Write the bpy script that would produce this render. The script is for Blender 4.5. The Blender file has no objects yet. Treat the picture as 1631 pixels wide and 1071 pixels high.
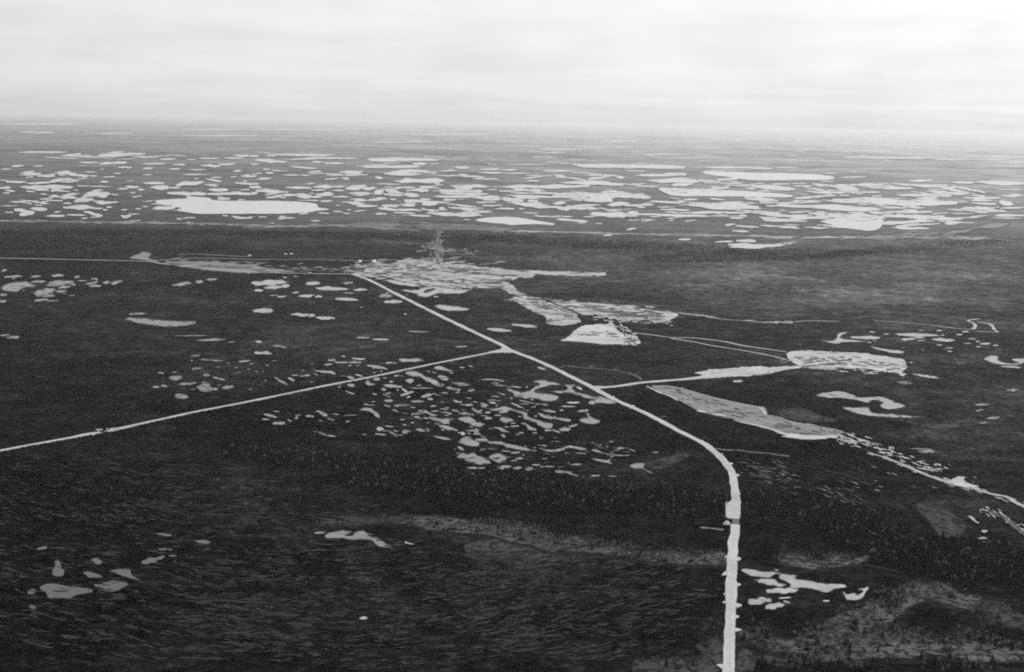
import bpy, bmesh, math, random
import numpy as np
from mathutils import Vector, Matrix, noise as mnoise
from mathutils.geometry import delaunay_2d_cdt

S = bpy.context.scene
C = S.collection
R = math.radians
random.seed(7)
rng = np.random.default_rng(11)

# ------------------------------------------------------------------ camera
PW, PH, F = 1631.0, 1071.0, 2240.0          # photograph size and focal length in its pixels
ALT = 490.0                                  # helicopter height above the bog
PITCH = math.atan((535.5 - 196.0) / F)
ROLL = R(1.15)
fwd = Vector((0, math.cos(PITCH), -math.sin(PITCH)))
rt0 = Vector((1, 0, 0))
up0 = rt0.cross(fwd)
rt = rt0 * math.cos(ROLL) + up0 * math.sin(ROLL)
up = up0 * math.cos(ROLL) - rt0 * math.sin(ROLL)
cd = bpy.data.cameras.new("camera")
cam = bpy.data.objects.new("camera", cd)
C.objects.link(cam)
cd.sensor_width = 36.0
cd.lens = 18.0 / (PW / 2 / F)
cd.clip_start, cd.clip_end = 1.0, 400000.0
cam.matrix_world = Matrix(((rt.x, up.x, -fwd.x, 0), (rt.y, up.y, -fwd.y, 0),
                           (rt.z, up.z, -fwd.z, ALT), (0, 0, 0, 1)))
S.camera = cam
S.cycles.filter_width = 1.9
S.cycles.use_denoising = False
S.cycles.max_bounces = 6
S.cycles.volume_bounces = 2
S.cycles.transparent_max_bounces = 8

# ------------------------------------------------------------------ exposure, sky, sun
S.view_settings.view_transform = 'Standard'
S.view_settings.look = 'None'
S.view_settings.exposure = 0.0
S.view_settings.gamma = 1.0
SUN_POWER = 1.5
SKY_GAIN = .955
SKY_SIDE = 0.25
SKY_CLOUD = (0.24, 0.22)
SKY_STOPS = [(0.0, 0.735), (0.010, .785), (0.03, 0.845), (0.055, .86), (0.085, 0.91), (0.3, 1.10), (1.0, 1.15)]
SUN_EL, SUN_AZ = R(34), R(38)                # azimuth clockwise from the view direction (+Y)
W = bpy.data.worlds.new("World")
S.world = W
W.use_nodes = True
nt = W.node_tree
nt.nodes.clear()

def N(tree, kind, **kw):
    n = tree.nodes.new(kind)
    for k, v in kw.items():
        setattr(n, k, v)
    return n

def L(tree, a, b):
    tree.links.new(a, b)

def M(tree, op, a, b=None, c=None, clamp=False):
    n = tree.nodes.new('ShaderNodeMath')
    n.operation = op
    n.use_clamp = clamp
    for i, v in enumerate((a, b, c)):
        if v is None:
            continue
        if isinstance(v, (int, float)):
            n.inputs[i].default_value = v
        else:
            tree.links.new(v, n.inputs[i])
    return n.outputs[0]

def RAMP(tree, fac, stops, interp='LINEAR'):
    n = tree.nodes.new('ShaderNodeValToRGB')
    n.color_ramp.interpolation = interp
    e = n.color_ramp.elements
    while len(e) > 1:
        e.remove(e[-1])
    e[0].position = stops[0][0]
    e[0].color = (stops[0][1],) * 3 + (1,)
    for p, v in stops[1:]:
        q = e.new(p)
        q.color = (v, v, v, 1)
    tree.links.new(fac, n.inputs[0])
    return n.outputs[0]

sky = N(nt, 'ShaderNodeTexSky', sky_type='NISHITA')
sky.sun_disc = False
sky.sun_elevation = SUN_EL
sky.sun_rotation = SUN_AZ
sky.altitude = 400
sky.dust_density = 3.0
bw = N(nt, 'ShaderNodeRGBToBW')
L(nt, sky.outputs[0], bw.inputs[0])
tc = N(nt, 'ShaderNodeTexCoord')
sep = N(nt, 'ShaderNodeSeparateXYZ')
L(nt, tc.outputs['Generated'], sep.inputs[0])
zc = M(nt, 'MAXIMUM', sep.outputs[2], 0.0)
inv = M(nt, 'DIVIDE', 1.0, M(nt, 'ADD', zc, 0.035))
cv = N(nt, 'ShaderNodeCombineXYZ')
L(nt, M(nt, 'MULTIPLY', sep.outputs[0], inv), cv.inputs[0])
L(nt, M(nt, 'MULTIPLY', sep.outputs[1], inv), cv.inputs[1])
n1 = N(nt, 'ShaderNodeTexNoise')
n1.inputs['Scale'].default_value = 0.42
n1.inputs['Detail'].default_value = 6
n1.inputs['Roughness'].default_value = 0.55
n1.inputs['Distortion'].default_value = 0.6
L(nt, cv.outputs[0], n1.inputs['Vector'])
mp = N(nt, 'ShaderNodeMapping')
mp.inputs['Scale'].default_value = (3.0, 3.0, 8.0)
mp.inputs['Rotation'].default_value = (0, R(1.4), 0)
L(nt, tc.outputs['Generated'], mp.inputs[0])
n2 = N(nt, 'ShaderNodeTexNoise')
n2.inputs['Scale'].default_value = 5.0
n2.inputs['Detail'].default_value = 4
L(nt, mp.outputs[0], n2.inputs['Vector'])
base = RAMP(nt, zc, SKY_STOPS)
streak = M(nt, 'ADD', M(nt, 'MULTIPLY', M(nt, 'SUBTRACT', n1.outputs['Fac'], 0.5), SKY_CLOUD[0]),
           M(nt, 'MULTIPLY', M(nt, 'SUBTRACT', n2.outputs['Fac'], 0.5), SKY_CLOUD[1]))
side = M(nt, 'ADD', M(nt, 'MULTIPLY', sep.outputs[0], SKY_SIDE), 1.0)
lum = M(nt, 'MULTIPLY', M(nt, 'MULTIPLY', base, M(nt, 'ADD', streak, 1.0)), side)
# one thin bright cloud edge low on the right
ce = M(nt, 'DIVIDE', M(nt, 'SUBTRACT', sep.outputs[2], M(nt, 'SUBTRACT', .0190, M(nt, 'MULTIPLY', sep.outputs[0], .011))), .0022)
ce = M(nt, 'POWER', 2.718, M(nt, 'MULTIPLY', M(nt, 'MULTIPLY', ce, ce), -1.0))
ce = M(nt, 'MULTIPLY', ce, M(nt, 'MULTIPLY', M(nt, 'SUBTRACT', sep.outputs[0], .03), 9.0, clamp=True))
lum = M(nt, 'MULTIPLY', lum, M(nt, 'ADD', M(nt, 'MULTIPLY', ce, .06), 1.0))
lum = M(nt, 'MULTIPLY', lum, SKY_GAIN / 0.1)
mixed = M(nt, 'ADD', M(nt, 'MULTIPLY', bw.outputs[0], 0.06), lum)
bg = N(nt, 'ShaderNodeBackground')
bg.inputs[1].default_value = 0.1
L(nt, mixed, bg.inputs[0])
wo = N(nt, 'ShaderNodeOutputWorld')
L(nt, bg.outputs[0], wo.inputs[0])

sd = bpy.data.lights.new("sun", 'SUN')
sd.energy = SUN_POWER
sd.angle = R(12)
sun = bpy.data.objects.new("sun", sd)
C.objects.link(sun)
sun.rotation_euler = Vector((math.sin(SUN_AZ) * math.cos(SUN_EL), math.cos(SUN_AZ) * math.cos(SUN_EL),
                             math.sin(SUN_EL))).to_track_quat('Z', 'Y').to_euler()

# ------------------------------------------------------------------ tones
TONES = dict(bog=.0085, pad=.34, bright=.40, dull=.19, road=.40, side=.33, dimside=.11, spruce=.007, birch=.095)
WATER = dict(far=.25, lake=.32, clear=.14, shallow=.10, dim=.04, peat=.01, silty=.28)
HAZE = dict(density=1.15e-5, color=.92, aniso=.45)
SCATTER = [(1430, 325, 180, 34, 60, 26, 1.5, .02, 'far'), (1000, 300, 200, 34, 40, 22, 1.3, .01, 'far'), (1300, 350, 170, 16, 34, 16, 1.2, .03, 'far'), (680, 320, 130, 26, 34, 15, 1.2, .02, 'far'),
           (1250, 320, 380, 30, 60, 14, .9, .03, 'far'), (560, 285, 240, 30, 50, 10, .8, 0, 'far'), (120, 300, 130, 36, 45, 9, .9, 0, 'far'),
           (740, 640, 130, 60, 70, 4, .9, .12, 'shallow'), (780, 690, 160, 40, 30, 4, .8, .12, 'shallow'), (520, 590, 130, 25, 25, 4, .7, 0, 'shallow'),
           (340, 600, 110, 30, 15, 4, .8, 0, 'dim'), (560, 470, 160, 40, 14, 4, .6, 0, 'clear'), (900, 720, 110, 30, 24, 5, .7, .1, 'dim'),
           (1480, 540, 120, 20, 14, 5, .6, 0, 'clear'), (1450, 760, 130, 30, 20, 5, .7, .3, 'dim'), (90, 455, 90, 18, 14, 5, .7, 0, 'dim'),
           (400, 330, 380, 26, 50, 9, .8, 0, 'far'), (1000, 320, 240, 40, 40, 12, .8, .02, 'far'), (800, 250, 800, 14, 50, 20, .6, .02, 'horizon')]

# ------------------------------------------------------------------ survey of the place (pixels of the photograph, unprojected onto the bog below)
# tile(x0, y0, scale): an enlarged piece of the photograph; E = lens-shaped pools (x, y, half width, half height, slope), P = traced shores
TILES = []
def tile(x0, y0, s, E=(), P=(), kind='clear'):
    TILES.append((x0, y0, s, E, P, kind))

K = 8.155
tile(0, 230, K, kind='far', E=[
 (550,103,330,9),(930,140,120,18),(1130,160,240,9),(1490,140,230,26),(1150,238,130,9),(1400,250,100,14),(1560,240,90,16),
 (230,282,80,11),(500,285,70,7),(80,325,70,7),(1600,300,60,10),(420,385,110,20),(860,378,140,28),(600,410,120,14),(1040,405,120,11),
 (1215,412,60,7),(1525,378,50,7),(210,490,140,11),(540,500,170,14),(760,470,100,16),(890,450,50,8),(1060,450,70,6),(1355,488,60,11),
 (560,550,260,18),(520,585,110,15),(780,560,170,22),(740,600,90,13),(60,568,80,14),(130,605,60,12),(1080,542,90,7),(1290,548,150,6),
 (1255,655,200,34,-.05),(880,665,80,13),(890,698,90,14),(1080,725,130,28),(400,615,60,11),(570,648,45,8),(695,675,60,14),(300,728,60,7),
 (720,733,100,7),(1350,762,100,16),(1070,826,260,24),(260,855,80,20),(505,842,110,24),(350,895,110,30),(120,887,55,9),(745,880,40,9),
 (720,932,130,12),(990,918,110,14,.1),(1150,882,70,11,.1),(1245,915,90,15,.15),(1610,940,40,13),(120,800,120,6)])
tile(200, 230, K, kind='far', E=[
 (120,125,130,12),(280,168,150,10),(550,193,100,9),(850,198,70,5),(1080,185,130,9),(1510,150,100,14),(1400,180,150,7),(370,252,160,9),
 (700,265,80,9),(1110,280,120,15),(1310,260,110,12),(30,302,50,9),(290,315,80,9),(640,322,70,9),(930,330,110,7),(1455,348,50,12),
 (280,398,70,5),(910,395,160,7),(1180,432,70,8),(1150,468,110,10,.1),(920,448,25,7),(1570,413,70,13),(60,475,50,5),(370,505,130,17),
 (830,510,190,28,-.05),(1130,533,50,7,-.2),(1550,510,120,13),(1550,478,35,7),(90,555,90,15),(200,590,40,11),(450,560,130,28),(620,565,90,9),
 (1210,592,140,18),(1550,592,60,9),(800,640,260,26),(1250,645,220,13),(1500,640,130,24),(1270,708,90,12),(270,745,60,4),(255,810,40,7),
 (165,840,40,6),(495,832,150,24),(20,940,50,22),(1520,957,120,11)])
tile(0, 0, 1, kind='lake', P=[
 [(248,321.4),(257.6,319),(278.5,317.7),(298,316.5),(298,313.4),(314,314.4),(332.4,315.8),(338.6,319),(359.4,320.1),(400,320.6),(430.7,320.5),
  (461.3,321.4),(485.8,323),(501.8,325),(506,328),(507,331),(523.8,333.6),(507.9,335.2),(485.8,338.5),(455,339.7),(400,340.4),(360,340.5),
  (322.6,340.4),(304,339),(286,335.5),(282,334),(290.7,332),(276,329.3),(273.6,327.5),(258,326.2)],
 [(758.2,350.8),(771.7,347.7),(800,346),(824.5,347.3),(855,352),(881,356.5),(878.5,358.3),(851.5,357),(816,358),(800,356),(775,354)],
 [(1120,275),(1133.7,273),(1200,275.4),(1273.6,277),(1310,279.4),(1328.7,283),(1316.5,286.2),(1261,286.8),(1200,287),(1159,281.7),(1135,278.6)],
 [(1050.3,300.1),(1078.5,301.3),(1122.6,302.3),(1200,305.8),(1249,310),(1262.5,312.5),(1249,314),(1200,313.4),(1150,312.4),(1110,312.2),(1078,311.5),(1059,306.5)],
])
tile(400, 230, K, kind='far', E=[
 (40,155,60,10),(260,150,60,9),(700,140,380,12),(1050,180,350,10),(250,215,200,24),(700,190,150,12),(50,260,60,7),(850,230,60,10),
 (1080,245,140,9),(700,305,170,9,.05),(560,290,60,6),(370,345,110,7),(110,378,45,6),(240,372,55,9),(840,350,70,6),(520,400,110,7),
 (850,382,100,7),(1080,390,130,7,.08),(1330,360,130,18),(1200,405,200,6),(1330,385,100,13),(1220,440,60,7),(30,415,50,11),(180,445,90,9),
 (40,515,60,11),(50,555,70,17),(30,640,60,16),(270,612,210,22,.05),(240,650,70,7),(620,565,170,13),(770,512,60,7),(960,550,140,22),
 (1120,550,100,9),(880,595,90,9),(1360,560,130,38),(1540,575,100,18),(1410,650,100,22),(300,685,100,13,-.1),(500,660,120,13),
 (680,670,120,32),(820,685,120,11),(960,655,110,18),(1160,685,120,8),(980,738,90,8),(760,730,130,7),(1240,750,60,7),(1370,768,110,17),
 (1500,803,130,13),(1130,875,60,7),(1240,900,50,6),(1275,850,30,7),(460,957,110,7),(150,945,50,7),(1130,795,30,5)])
tile(600, 230, K, kind='far', E=[
 (330,198,500,24),(560,255,80,16),(200,290,380,20),(160,250,80,5),(420,355,220,26),(330,385,240,24),(250,375,150,11),(700,368,90,8),
 (1110,303,110,11),(930,345,120,7),(1480,325,150,9),(1480,372,170,9),(940,410,150,9),(1220,418,170,9,.08),(1420,450,160,9),
 (560,476,320,30,.02),(30,435,50,13),(160,518,160,7),(320,563,90,8),(1220,545,260,20),(1580,552,60,7),(1090,605,300,25),(1130,640,320,22),
 (1060,675,300,24),(1420,690,160,18),(1500,710,130,24),(950,720,90,13),(740,750,220,12),(690,775,100,20),(1100,795,200,10,.08),
 (1160,840,170,18,.1),(1420,755,140,9),(1500,795,140,11),(1600,840,60,6),(570,595,120,22),(660,560,120,13),(440,600,60,9),(450,660,110,30),
 (430,740,80,17),(410,790,90,20),(400,850,150,18),(450,862,150,9),(30,620,60,38),(190,605,90,15),(250,630,100,9),(240,660,110,7),
 (170,800,110,15),(90,830,50,18),(190,850,80,15),(100,905,35,7),(850,832,40,11),(860,852,60,7),(1020,912,360,24,.06),(1250,885,150,9),
 (1170,980,40,5)])
tile(800, 240, K, kind='far', E=[
 (300,185,340,5),(90,250,120,9),(190,298,180,8),(390,322,90,5),(740,265,210,11),(1655,205,670,28,.035),(720,320,80,6),(770,348,120,6),
 (400,395,90,8),(550,468,540,32,.02),(1200,425,430,24,.02),(100,525,160,8),(370,595,320,14,.06),(110,635,170,24,.03),(400,655,70,13,.1),
 (740,682,80,20),(480,715,380,30,.08),(1000,745,200,17),(1130,755,160,14),(1500,700,140,22),(1480,772,90,7),(1450,835,320,38,.03),
 (520,852,100,9),(900,905,210,13,.1),(1030,940,60,6),(840,860,70,6),(1260,950,50,5),(60,755,90,11),(250,757,40,7)],
 P=[[(650,585),(800,552),(1000,548),(1631,560),(1831,575),(1941,605),(1831,625),(1631,615),(1430,620),(1420,665),(1200,670),(1030,650),
     (1120,625),(1120,600),(900,600),(860,615),(690,610)]])
tile(1000, 240, K, kind='far', E=[
 (100,265,140,7),(430,320,330,15),(620,395,390,26),(700,440,160,18),(100,435,130,7),(1300,220,320,13),(1320,255,280,6),(1130,400,80,7),
 (1350,430,150,7),(1130,473,80,7),(1600,495,50,13),(1500,450,150,9),(820,635,100,8),(500,670,210,11,.05),(140,710,220,11),(180,740,70,6),
 (260,685,80,6),(1250,718,490,46,.01),(620,770,180,11),(1000,805,330,14),(1500,805,250,11,-.03),(600,840,500,13,.02),(250,830,200,8),
 (700,850,160,17),(1180,850,300,7),(1490,848,50,13),(580,880,80,6),(560,910,35,6),(70,815,90,24),(80,905,80,7),(360,858,70,6),
 (1320,965,55,11,-.1),(50,1018,50,6)])
tile(1200, 250, K, kind='far', E=[
 (100,150,160,11),(430,143,160,7),(1000,215,90,5),(1300,265,160,9),(1340,195,120,6),(250,400,280,30,.08),(350,355,110,8),(650,380,130,9),
 (600,350,100,6),(870,365,110,13,.1),(800,420,80,9),(1000,437,70,6),(960,320,100,6),(1150,370,90,13),(1330,370,250,11),(1550,390,100,18),
 (1280,458,190,9),(1560,460,80,9),(940,505,140,11),(1180,500,70,6),(1870,585,880,40,.02),(750,572,170,6),(380,600,270,9),(150,600,70,7),
 (980,658,700,34,.04),(400,765,420,16,.09),(80,722,120,17),(100,550,210,24,.06),(380,820,300,28,.08),(450,905,110,8,.05),(560,720,120,7),
 (830,745,110,11,.05),(880,720,60,9)],
 P=[[(860,840),(960,820),(1060,790),(1040,740),(1100,725),(1180,740),(1430,745),(1560,770),(1680,800),(1650,920),(1500,960),(1250,930),
     (1000,915),(800,880),(1020,880)]])
tile(1400, 250, 7.06, kind='far', E=[
 (80,350,170,13,.06),(480,268,140,13),(950,290,130,11),(1400,295,350,20,.02),(500,430,300,14),(650,365,120,7),(700,315,100,6),
 (1090,380,90,9),(1500,435,160,13),(1150,490,130,9),(1480,370,130,6),(1430,520,90,26),(1500,575,130,11),(1200,525,110,7),
 (330,620,310,15),(160,575,160,6),(480,680,480,20,.04),(280,735,290,22),(830,745,90,15),(360,800,210,13,.04),(940,640,120,5),(1150,628,70,7),
 (1480,660,160,13),(1440,690,160,6),(1000,685,140,6)])
tile(0, 160, 3.826, kind='horizon', E=[
 (240,145,250,4),(220,195,110,4),(700,202,120,4),(1300,178,220,3),(1862,178,380,4),(2780,208,300,4),(1350,215,260,3),(2450,255,300,3)])
tile(816, 160, 3.826, kind='horizon', E=[
 (1250,197,350,4,.04),(1350,235,250,4,.04),(650,250,120,4),(300,298,150,4),(2250,275,300,5,.05),(2300,350,300,5),(1950,255,300,4),(2800,360,250,4),
 (2700,300,250,4,.03),(900,330,200,3)])
tile(0, 380, 3.826, kind='dim', E=[
 (80,232,50,7),(220,230,30,5),(350,226,40,9,-.1),(470,235,18,7),(25,195,20,5),(235,264,45,7),(370,270,80,14),(340,285,60,7),(430,275,30,13),
 (390,298,40,7),(270,325,70,20,-.2),(370,322,40,6),(280,350,60,6),(250,375,45,7,-.1),(320,380,40,3),(20,343,25,6),(15,383,25,7),
 (560,272,40,6,-.1),(580,290,40,7,-.1),(650,268,25,8,-.2),(710,268,40,8,-.2),(500,258,30,4),(1110,278,60,10,-.15),(1215,264,25,9),
 (1290,250,35,6),(840,459,55,5),(30,590,30,5),(80,602,40,9),(1160,593,90,3),(1290,618,85,7,-.07),(1190,716,28,6),(1290,742,80,3,.05),
 (1490,748,40,6,-.1),(1410,632,20,4),(1070,850,40,17),(1140,885,60,8,-.1),(980,820,18,5),(1000,900,22,8),(950,905,22,7),(1258,834,26,6),
 (1335,855,40,6,.2),(1250,912,55,20),(1255,890,25,18),(1305,918,25,8),(1390,908,32,14),(1105,962,42,15),(1200,793,30,7)],
 P=[[(5,300),(50,275),(150,262),(190,275),(220,295),(150,300),(100,325),(30,320)],
    [(760,495),(800,483),(900,490),(1000,500),(1100,505),(1190,505),(1170,525),(1050,540),(950,532),(850,520),(800,505)]])
tile(408, 380, 3.826, kind='clear', E=[
 (80,270,115,16,-.06),(110,297,60,11,-.1),(180,290,25,11),(15,317,30,6),(345,274,42,13),(560,271,35,6),(460,306,95,12),(635,313,42,7),
 (110,347,28,4),(155,355,30,4,-.1),(305,350,50,8),(240,330,20,4),(380,354,22,6),(565,333,35,4),(550,371,70,8),(45,440,65,14,.05),
 (270,465,65,8,.05),(330,468,30,9),(420,485,65,9,.05),(790,350,45,14),(835,386,62,9),(755,245,25,4),(650,605,50,5),(760,616,50,5),
 (990,568,70,4),(1250,660,35,5),(1480,558,75,9,.1),(40,698,55,9),(140,658,45,6,.1),(15,630,20,7),(460,742,25,5),(520,756,40,4),(440,768,25,4),
 (600,755,40,5),(640,735,30,4),(810,758,20,5),(735,785,60,5,.15)])
tile(560, 395, K, kind='clear', E=[(1210,483,90,7)],
 P=[[(450,420),(560,425),(700,455),(880,480),(890,495),(780,498),(600,475),(500,450)],
    [(640,555),(760,550),(860,545),(930,520),(1030,505),(1130,510),(1250,525),(1400,540),(1520,555),(1430,590),(1250,600),(1100,595),(980,640),(850,620),(860,600)],
    [(1085,745),(1180,740),(1400,770),(1540,795),(1450,815),(1330,820),(1180,800),(1090,770)]])
tile(560, 395, K, kind='islet', E=[(1010,552,85,17,-.25)])
tile(400, 570, K, kind='shallow', E=[
 (390,305,80,18,.5),(520,280,45,16,.4),(565,228,45,7),(725,232,40,12),(840,215,30,6,.3),(1005,90,50,11),(1050,32,55,7),(1150,62,70,8),
 (1350,65,80,9),(1390,102,30,5),(1380,12,70,7,.1),(1290,255,50,14,.3),(1300,360,48,20),(1145,383,22,9),(1285,455,60,9,.3),(1400,230,60,6,.3),
 (330,698,40,6),(250,755,75,20,.15),(190,800,50,9),(360,850,85,22),(760,760,55,12),(610,745,40,6),(930,725,60,26,.4),(870,695,30,8),
 (1100,735,50,6,.1),(1035,800,50,13,.3),(900,818,30,4),(1290,748,80,6),(1255,828,30,9),(590,780,25,13),(500,815,30,8,.4),(930,990,60,13,.4),
 (1040,1015,60,10,.1),(830,958,35,6),(1470,998,30,5)],
 P=[[(770,140),(850,165),(980,170),(1060,180),(1095,215),(1000,200),(880,185)]])
tile(560, 570, K, kind='shallow', E=[
 (770,32,150,26),(490,68,40,7),(1190,262,70,30,.3),(320,280,50,17),(755,300,60,24),(535,368,115,20,.08),(515,312,30,9),(1435,345,100,22,.1),
 (1320,405,100,11,.1),(1555,425,45,12),(690,425,40,12,.6),(720,465,95,15,-.2),(740,510,25,9),(415,412,30,17),(300,473,30,8,.3),
 (980,490,70,22,-.1),(1020,535,40,14,.2),(900,395,150,6),(880,360,30,6),(855,568,80,18,.1),(480,560,60,15,.15),(280,572,30,6),(660,618,100,13,-.07),
 (465,628,40,8,.2),(185,607,30,9),(250,615,70,4),(845,728,70,18),(1060,630,40,8),(1085,693,60,8),(1200,668,55,6,.1),(1210,710,60,6,.1),
 (1240,748,30,5),(1525,612,60,11),(1350,690,60,11,.3),(1480,728,80,17),(1455,680,30,7),(660,805,35,7),(790,845,25,7),(1250,910,130,26,.15),
 (490,892,60,7,.1),(370,925,50,20),(440,950,50,6),(375,995,70,9,.08),(540,985,55,17,.3),(640,1005,35,7),(710,960,60,26),(895,940,55,17,.15)],
 P=[[(225,95),(330,105),(420,125),(465,155),(400,135),(300,118)],
    [(1075,125),(1150,112),(1230,140),(1310,175),(1200,165),(1090,150)],
    [(700,205),(760,170),(850,180),(960,240),(1060,275),(1190,365),(1130,375),(1030,330),(940,285),(880,245),(790,240)],
    [(165,330),(210,295),(240,325),(305,345),(220,360)],
    [(100,680),(180,650),(270,670),(350,730),(370,790),(320,775),(270,715),(190,690)],
    [(860,685),(950,685),(1010,715),(1120,745),(1060,755),(980,725)],
    [(1000,770),(1080,780),(1170,790),(1260,795),(1275,835),(1210,865),(1140,840),(1060,810)]])
tile(680, 570, K, kind='shallow', E=[
 (890,328,60,8),(950,360,90,6,.1),(1160,380,70,8,.1),(970,470,50,7,.3),(850,585,50,8,.15),(745,608,50,15,.2),(790,712,35,15),(655,700,55,18,.2),
 (795,783,50,18,.15),(1140,890,55,11),(1570,945,50,9),(580,900,25,15),(600,945,80,9),(650,990,50,11),(640,965,30,14),(465,985,30,20),
 (1400,975,30,5),(1000,1025,25,8),(1170,620,75,14,.25),(1260,600,60,7,.1),(1300,575,100,6,.2),(1530,610,45,13),(1450,605,40,6),(1385,642,30,9),
 (840,552,60,4),(930,560,40,4)],
 P=[[(660,302),(760,276),(900,280),(1090,318),(1000,305),(900,294),(760,288)],
    [(755,655),(900,655),(1010,635),(1090,655),(1200,690),(1300,715),(1310,760),(1440,810),(1530,835),(1640,870),(1600,920),(1500,905),(1420,850),
     (1340,815),(1250,790),(1230,730),(1080,680),(1040,715),(930,720),(930,685)],
    [(390,790),(520,770),(600,790),(640,830),(720,850),(725,890),(680,900),(600,880),(500,840)],
    [(945,800),(980,770),(1050,775),(1130,815),(1080,830),(1040,850),(960,825)],
    [(860,905),(970,915),(1030,950),(1075,968),(980,960),(930,925)],
    [(1210,850),(1280,848),(1350,900),(1425,930),(1390,948),(1310,930),(1290,880)]])
tile(800, 570, K, kind='shallow', E=[
 (1000,395,40,12,.5),(510,140,55,14,.35),(920,583,80,13,.08),(860,633,100,8,.05),(600,690,100,15,.12),(1050,690,70,14,-.15),(920,885,60,11,-.2),
 (815,930,75,26),(700,955,60,11,.3),(770,682,25,8)],
 P=[[(60,415),(110,410),(200,440),(280,445),(360,425),(430,380),(490,340),(400,305),(500,290),(600,310),(700,325),(760,350),(640,350),(560,375),
     (440,410),(430,455),(600,470),(720,500),(725,535),(660,560),(560,565),(450,535),(340,525),(200,515),(150,505),(140,460)],
    [(660,435),(780,430),(850,405),(830,370),(800,355),(930,350),(940,370),(910,390),(960,440),(1080,475),(1200,510),(1300,510),(1480,580),
     (1420,598),(1260,585),(1180,605),(1120,590),(1150,560),(1210,550),(1050,510),(960,480),(860,455),(740,460)],
    [(460,715),(540,735),(660,770),(790,785),(890,815),(850,830),(700,795),(590,790),(500,755)],
    [(1000,815),(1060,780),(1120,785),(1090,715),(1115,718),(1150,770),(1270,820),(1190,860),(1080,850)]])
tile(680, 650, K, kind='shallow', E=[
 (200,390,120,13,.2),(440,525,40,20,.5),(730,540,40,11),(850,532,60,7),(1030,562,60,7,.05),(1150,580,60,13),(1200,655,50,14),
 (640,780,110,12),(1000,770,90,24),(1170,780,60,18),(1330,790,60,22),(1420,740,60,8),(600,855,30,7),(1130,685,40,8)],
 P=[[(410,440),(480,380),(540,375),(600,410),(680,450),(660,495),(540,490),(440,460)],
    [(630,410),(760,390),(810,430),(960,440),(1060,470),(1250,510),(1350,550),(1250,550),(1060,515),(980,480),(840,465),(760,440),(680,435)],
    [(390,635),(450,590),(530,600),(620,580),(650,620),(760,650),(830,720),(680,730),(540,705),(470,660)],
    [(800,650),(850,610),(920,590),(1030,630),(1010,690),(940,715),(870,690)]])
tile(860, 650, K, kind='shallow', E=[
 (470,735,70,11),(1500,577,40,8),(870,500,20,12,.4),(1050,525,50,12,-.1),(1200,550,40,7,.4),(780,482,30,6),(300,830,100,20,.15),
 (430,865,70,8,.3),(90,760,100,7,.05),(940,885,50,13),(720,880,60,5),(540,590,70,6)],
 P=[[(0,525),(90,545),(200,540),(310,520),(400,490),(520,510),(610,530),(540,545),(430,520),(340,525),(240,565),(120,570),(40,545)],
    [(670,550),(720,535),(800,570),(930,605),(1180,610),(1050,625),(960,625),(900,690),(940,730),(880,715),(780,695),(660,655),(800,670),
     (880,680),(920,635),(880,605),(780,580)],
    [(1165,755),(1210,730),(1300,720),(1370,725),(1350,770),(1400,810),(1460,845),(1420,845),(1340,795),(1240,785)]])
tile(1224, 380, 3.826, kind='clear', E=[
 (590,604,90,9),(905,588,135,9),(850,615,45,6),(1070,618,75,9),(920,605,30,4),(930,622,30,3),(1040,562,18,4),(1165,586,20,4),(1240,612,25,4),
 (1275,628,16,4),(1210,640,25,4),(1320,642,32,5),(1385,652,16,3),(1105,688,18,4),(1280,660,14,3),(1480,783,60,4,.05)],
 P=[[(310,620),(370,625),(410,615),(430,580),(490,570),(440,592),(450,612),(580,628),(450,632),(420,642)],
    [(620,658),(700,672),(825,692),(780,698),(680,680)],
    [(1315,735),(1350,715),(1400,720),(1400,745),(1460,762),(1530,760),(1480,740),(1557,730),(1557,755),(1500,772),(1400,765),(1330,745)],
    [(285,955),(350,940),(440,935),(520,955),(560,970),(680,965),(740,985),(830,1025),(720,1040),(680,1020),(700,1000),(640,985),(600,1000),
     (540,985),(450,975),(320,965)]])
tile(1224, 560, 3.826, kind='dim', E=[(830,190,50,11),(1285,360,25,7),(1370,405,40,9),(1300,325,50,6),(970,607,60,13,.1),(910,593,50,3),
 (1310,435,25,5),(1490,235,40,9)])
tile(1224, 560, 3.826, kind='clear', P=[[(450,340),(530,345),(600,340),(640,375),(760,385),(950,400),(800,403),(650,395),(520,372)]])
tile(816, 380, 3.826, kind='clear', E=[(75,532,85,8,.08),(840,418,28,4),(1375,870+0,30,7)])
tile(816, 160, 3.826, kind='far', E=[(1480,890,160,11,-.03),(1385,878,70,6),(1290,862,60,5),(1430,856,60,7),(1050,848,35,4),(725,784,25,5),
 (1330,757,30,5,-.1),(1390,798,50,5),(580,822,30,4)])
tile(1020, 669, 2.664, kind='silty', E=[(552,691,62,12,.05),(600,725,68,14,.06),(505,768,52,14,-.08),(570,790,40,12,-.1),(612,755,26,3),(622,773,15,3,.3),
 (788,768,14,3),(1405,415,16,5,.5),(1425,432,12,3,.4),(1460,472,14,4),(1450,502,20,4)],
 P=[[(428,640),(445,632),(500,640),(540,645),(560,640),(577,635),(600,655),(575,652),(562,662),(540,670),(500,665),(470,662)],
    [(600,655),(640,658),(665,660),(660,676),(710,680),(760,692),(800,697),(850,697),(875,710),(830,715),(800,730),(770,728),(720,715),(680,712),(640,715),(636,700),(622,688),(600,678),(588,668)],
    [(860,730),(880,742),(905,734),(925,742),(945,728),(925,718),(945,716),(968,708),(955,735),(935,760),(880,765),(870,750)]])
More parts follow.
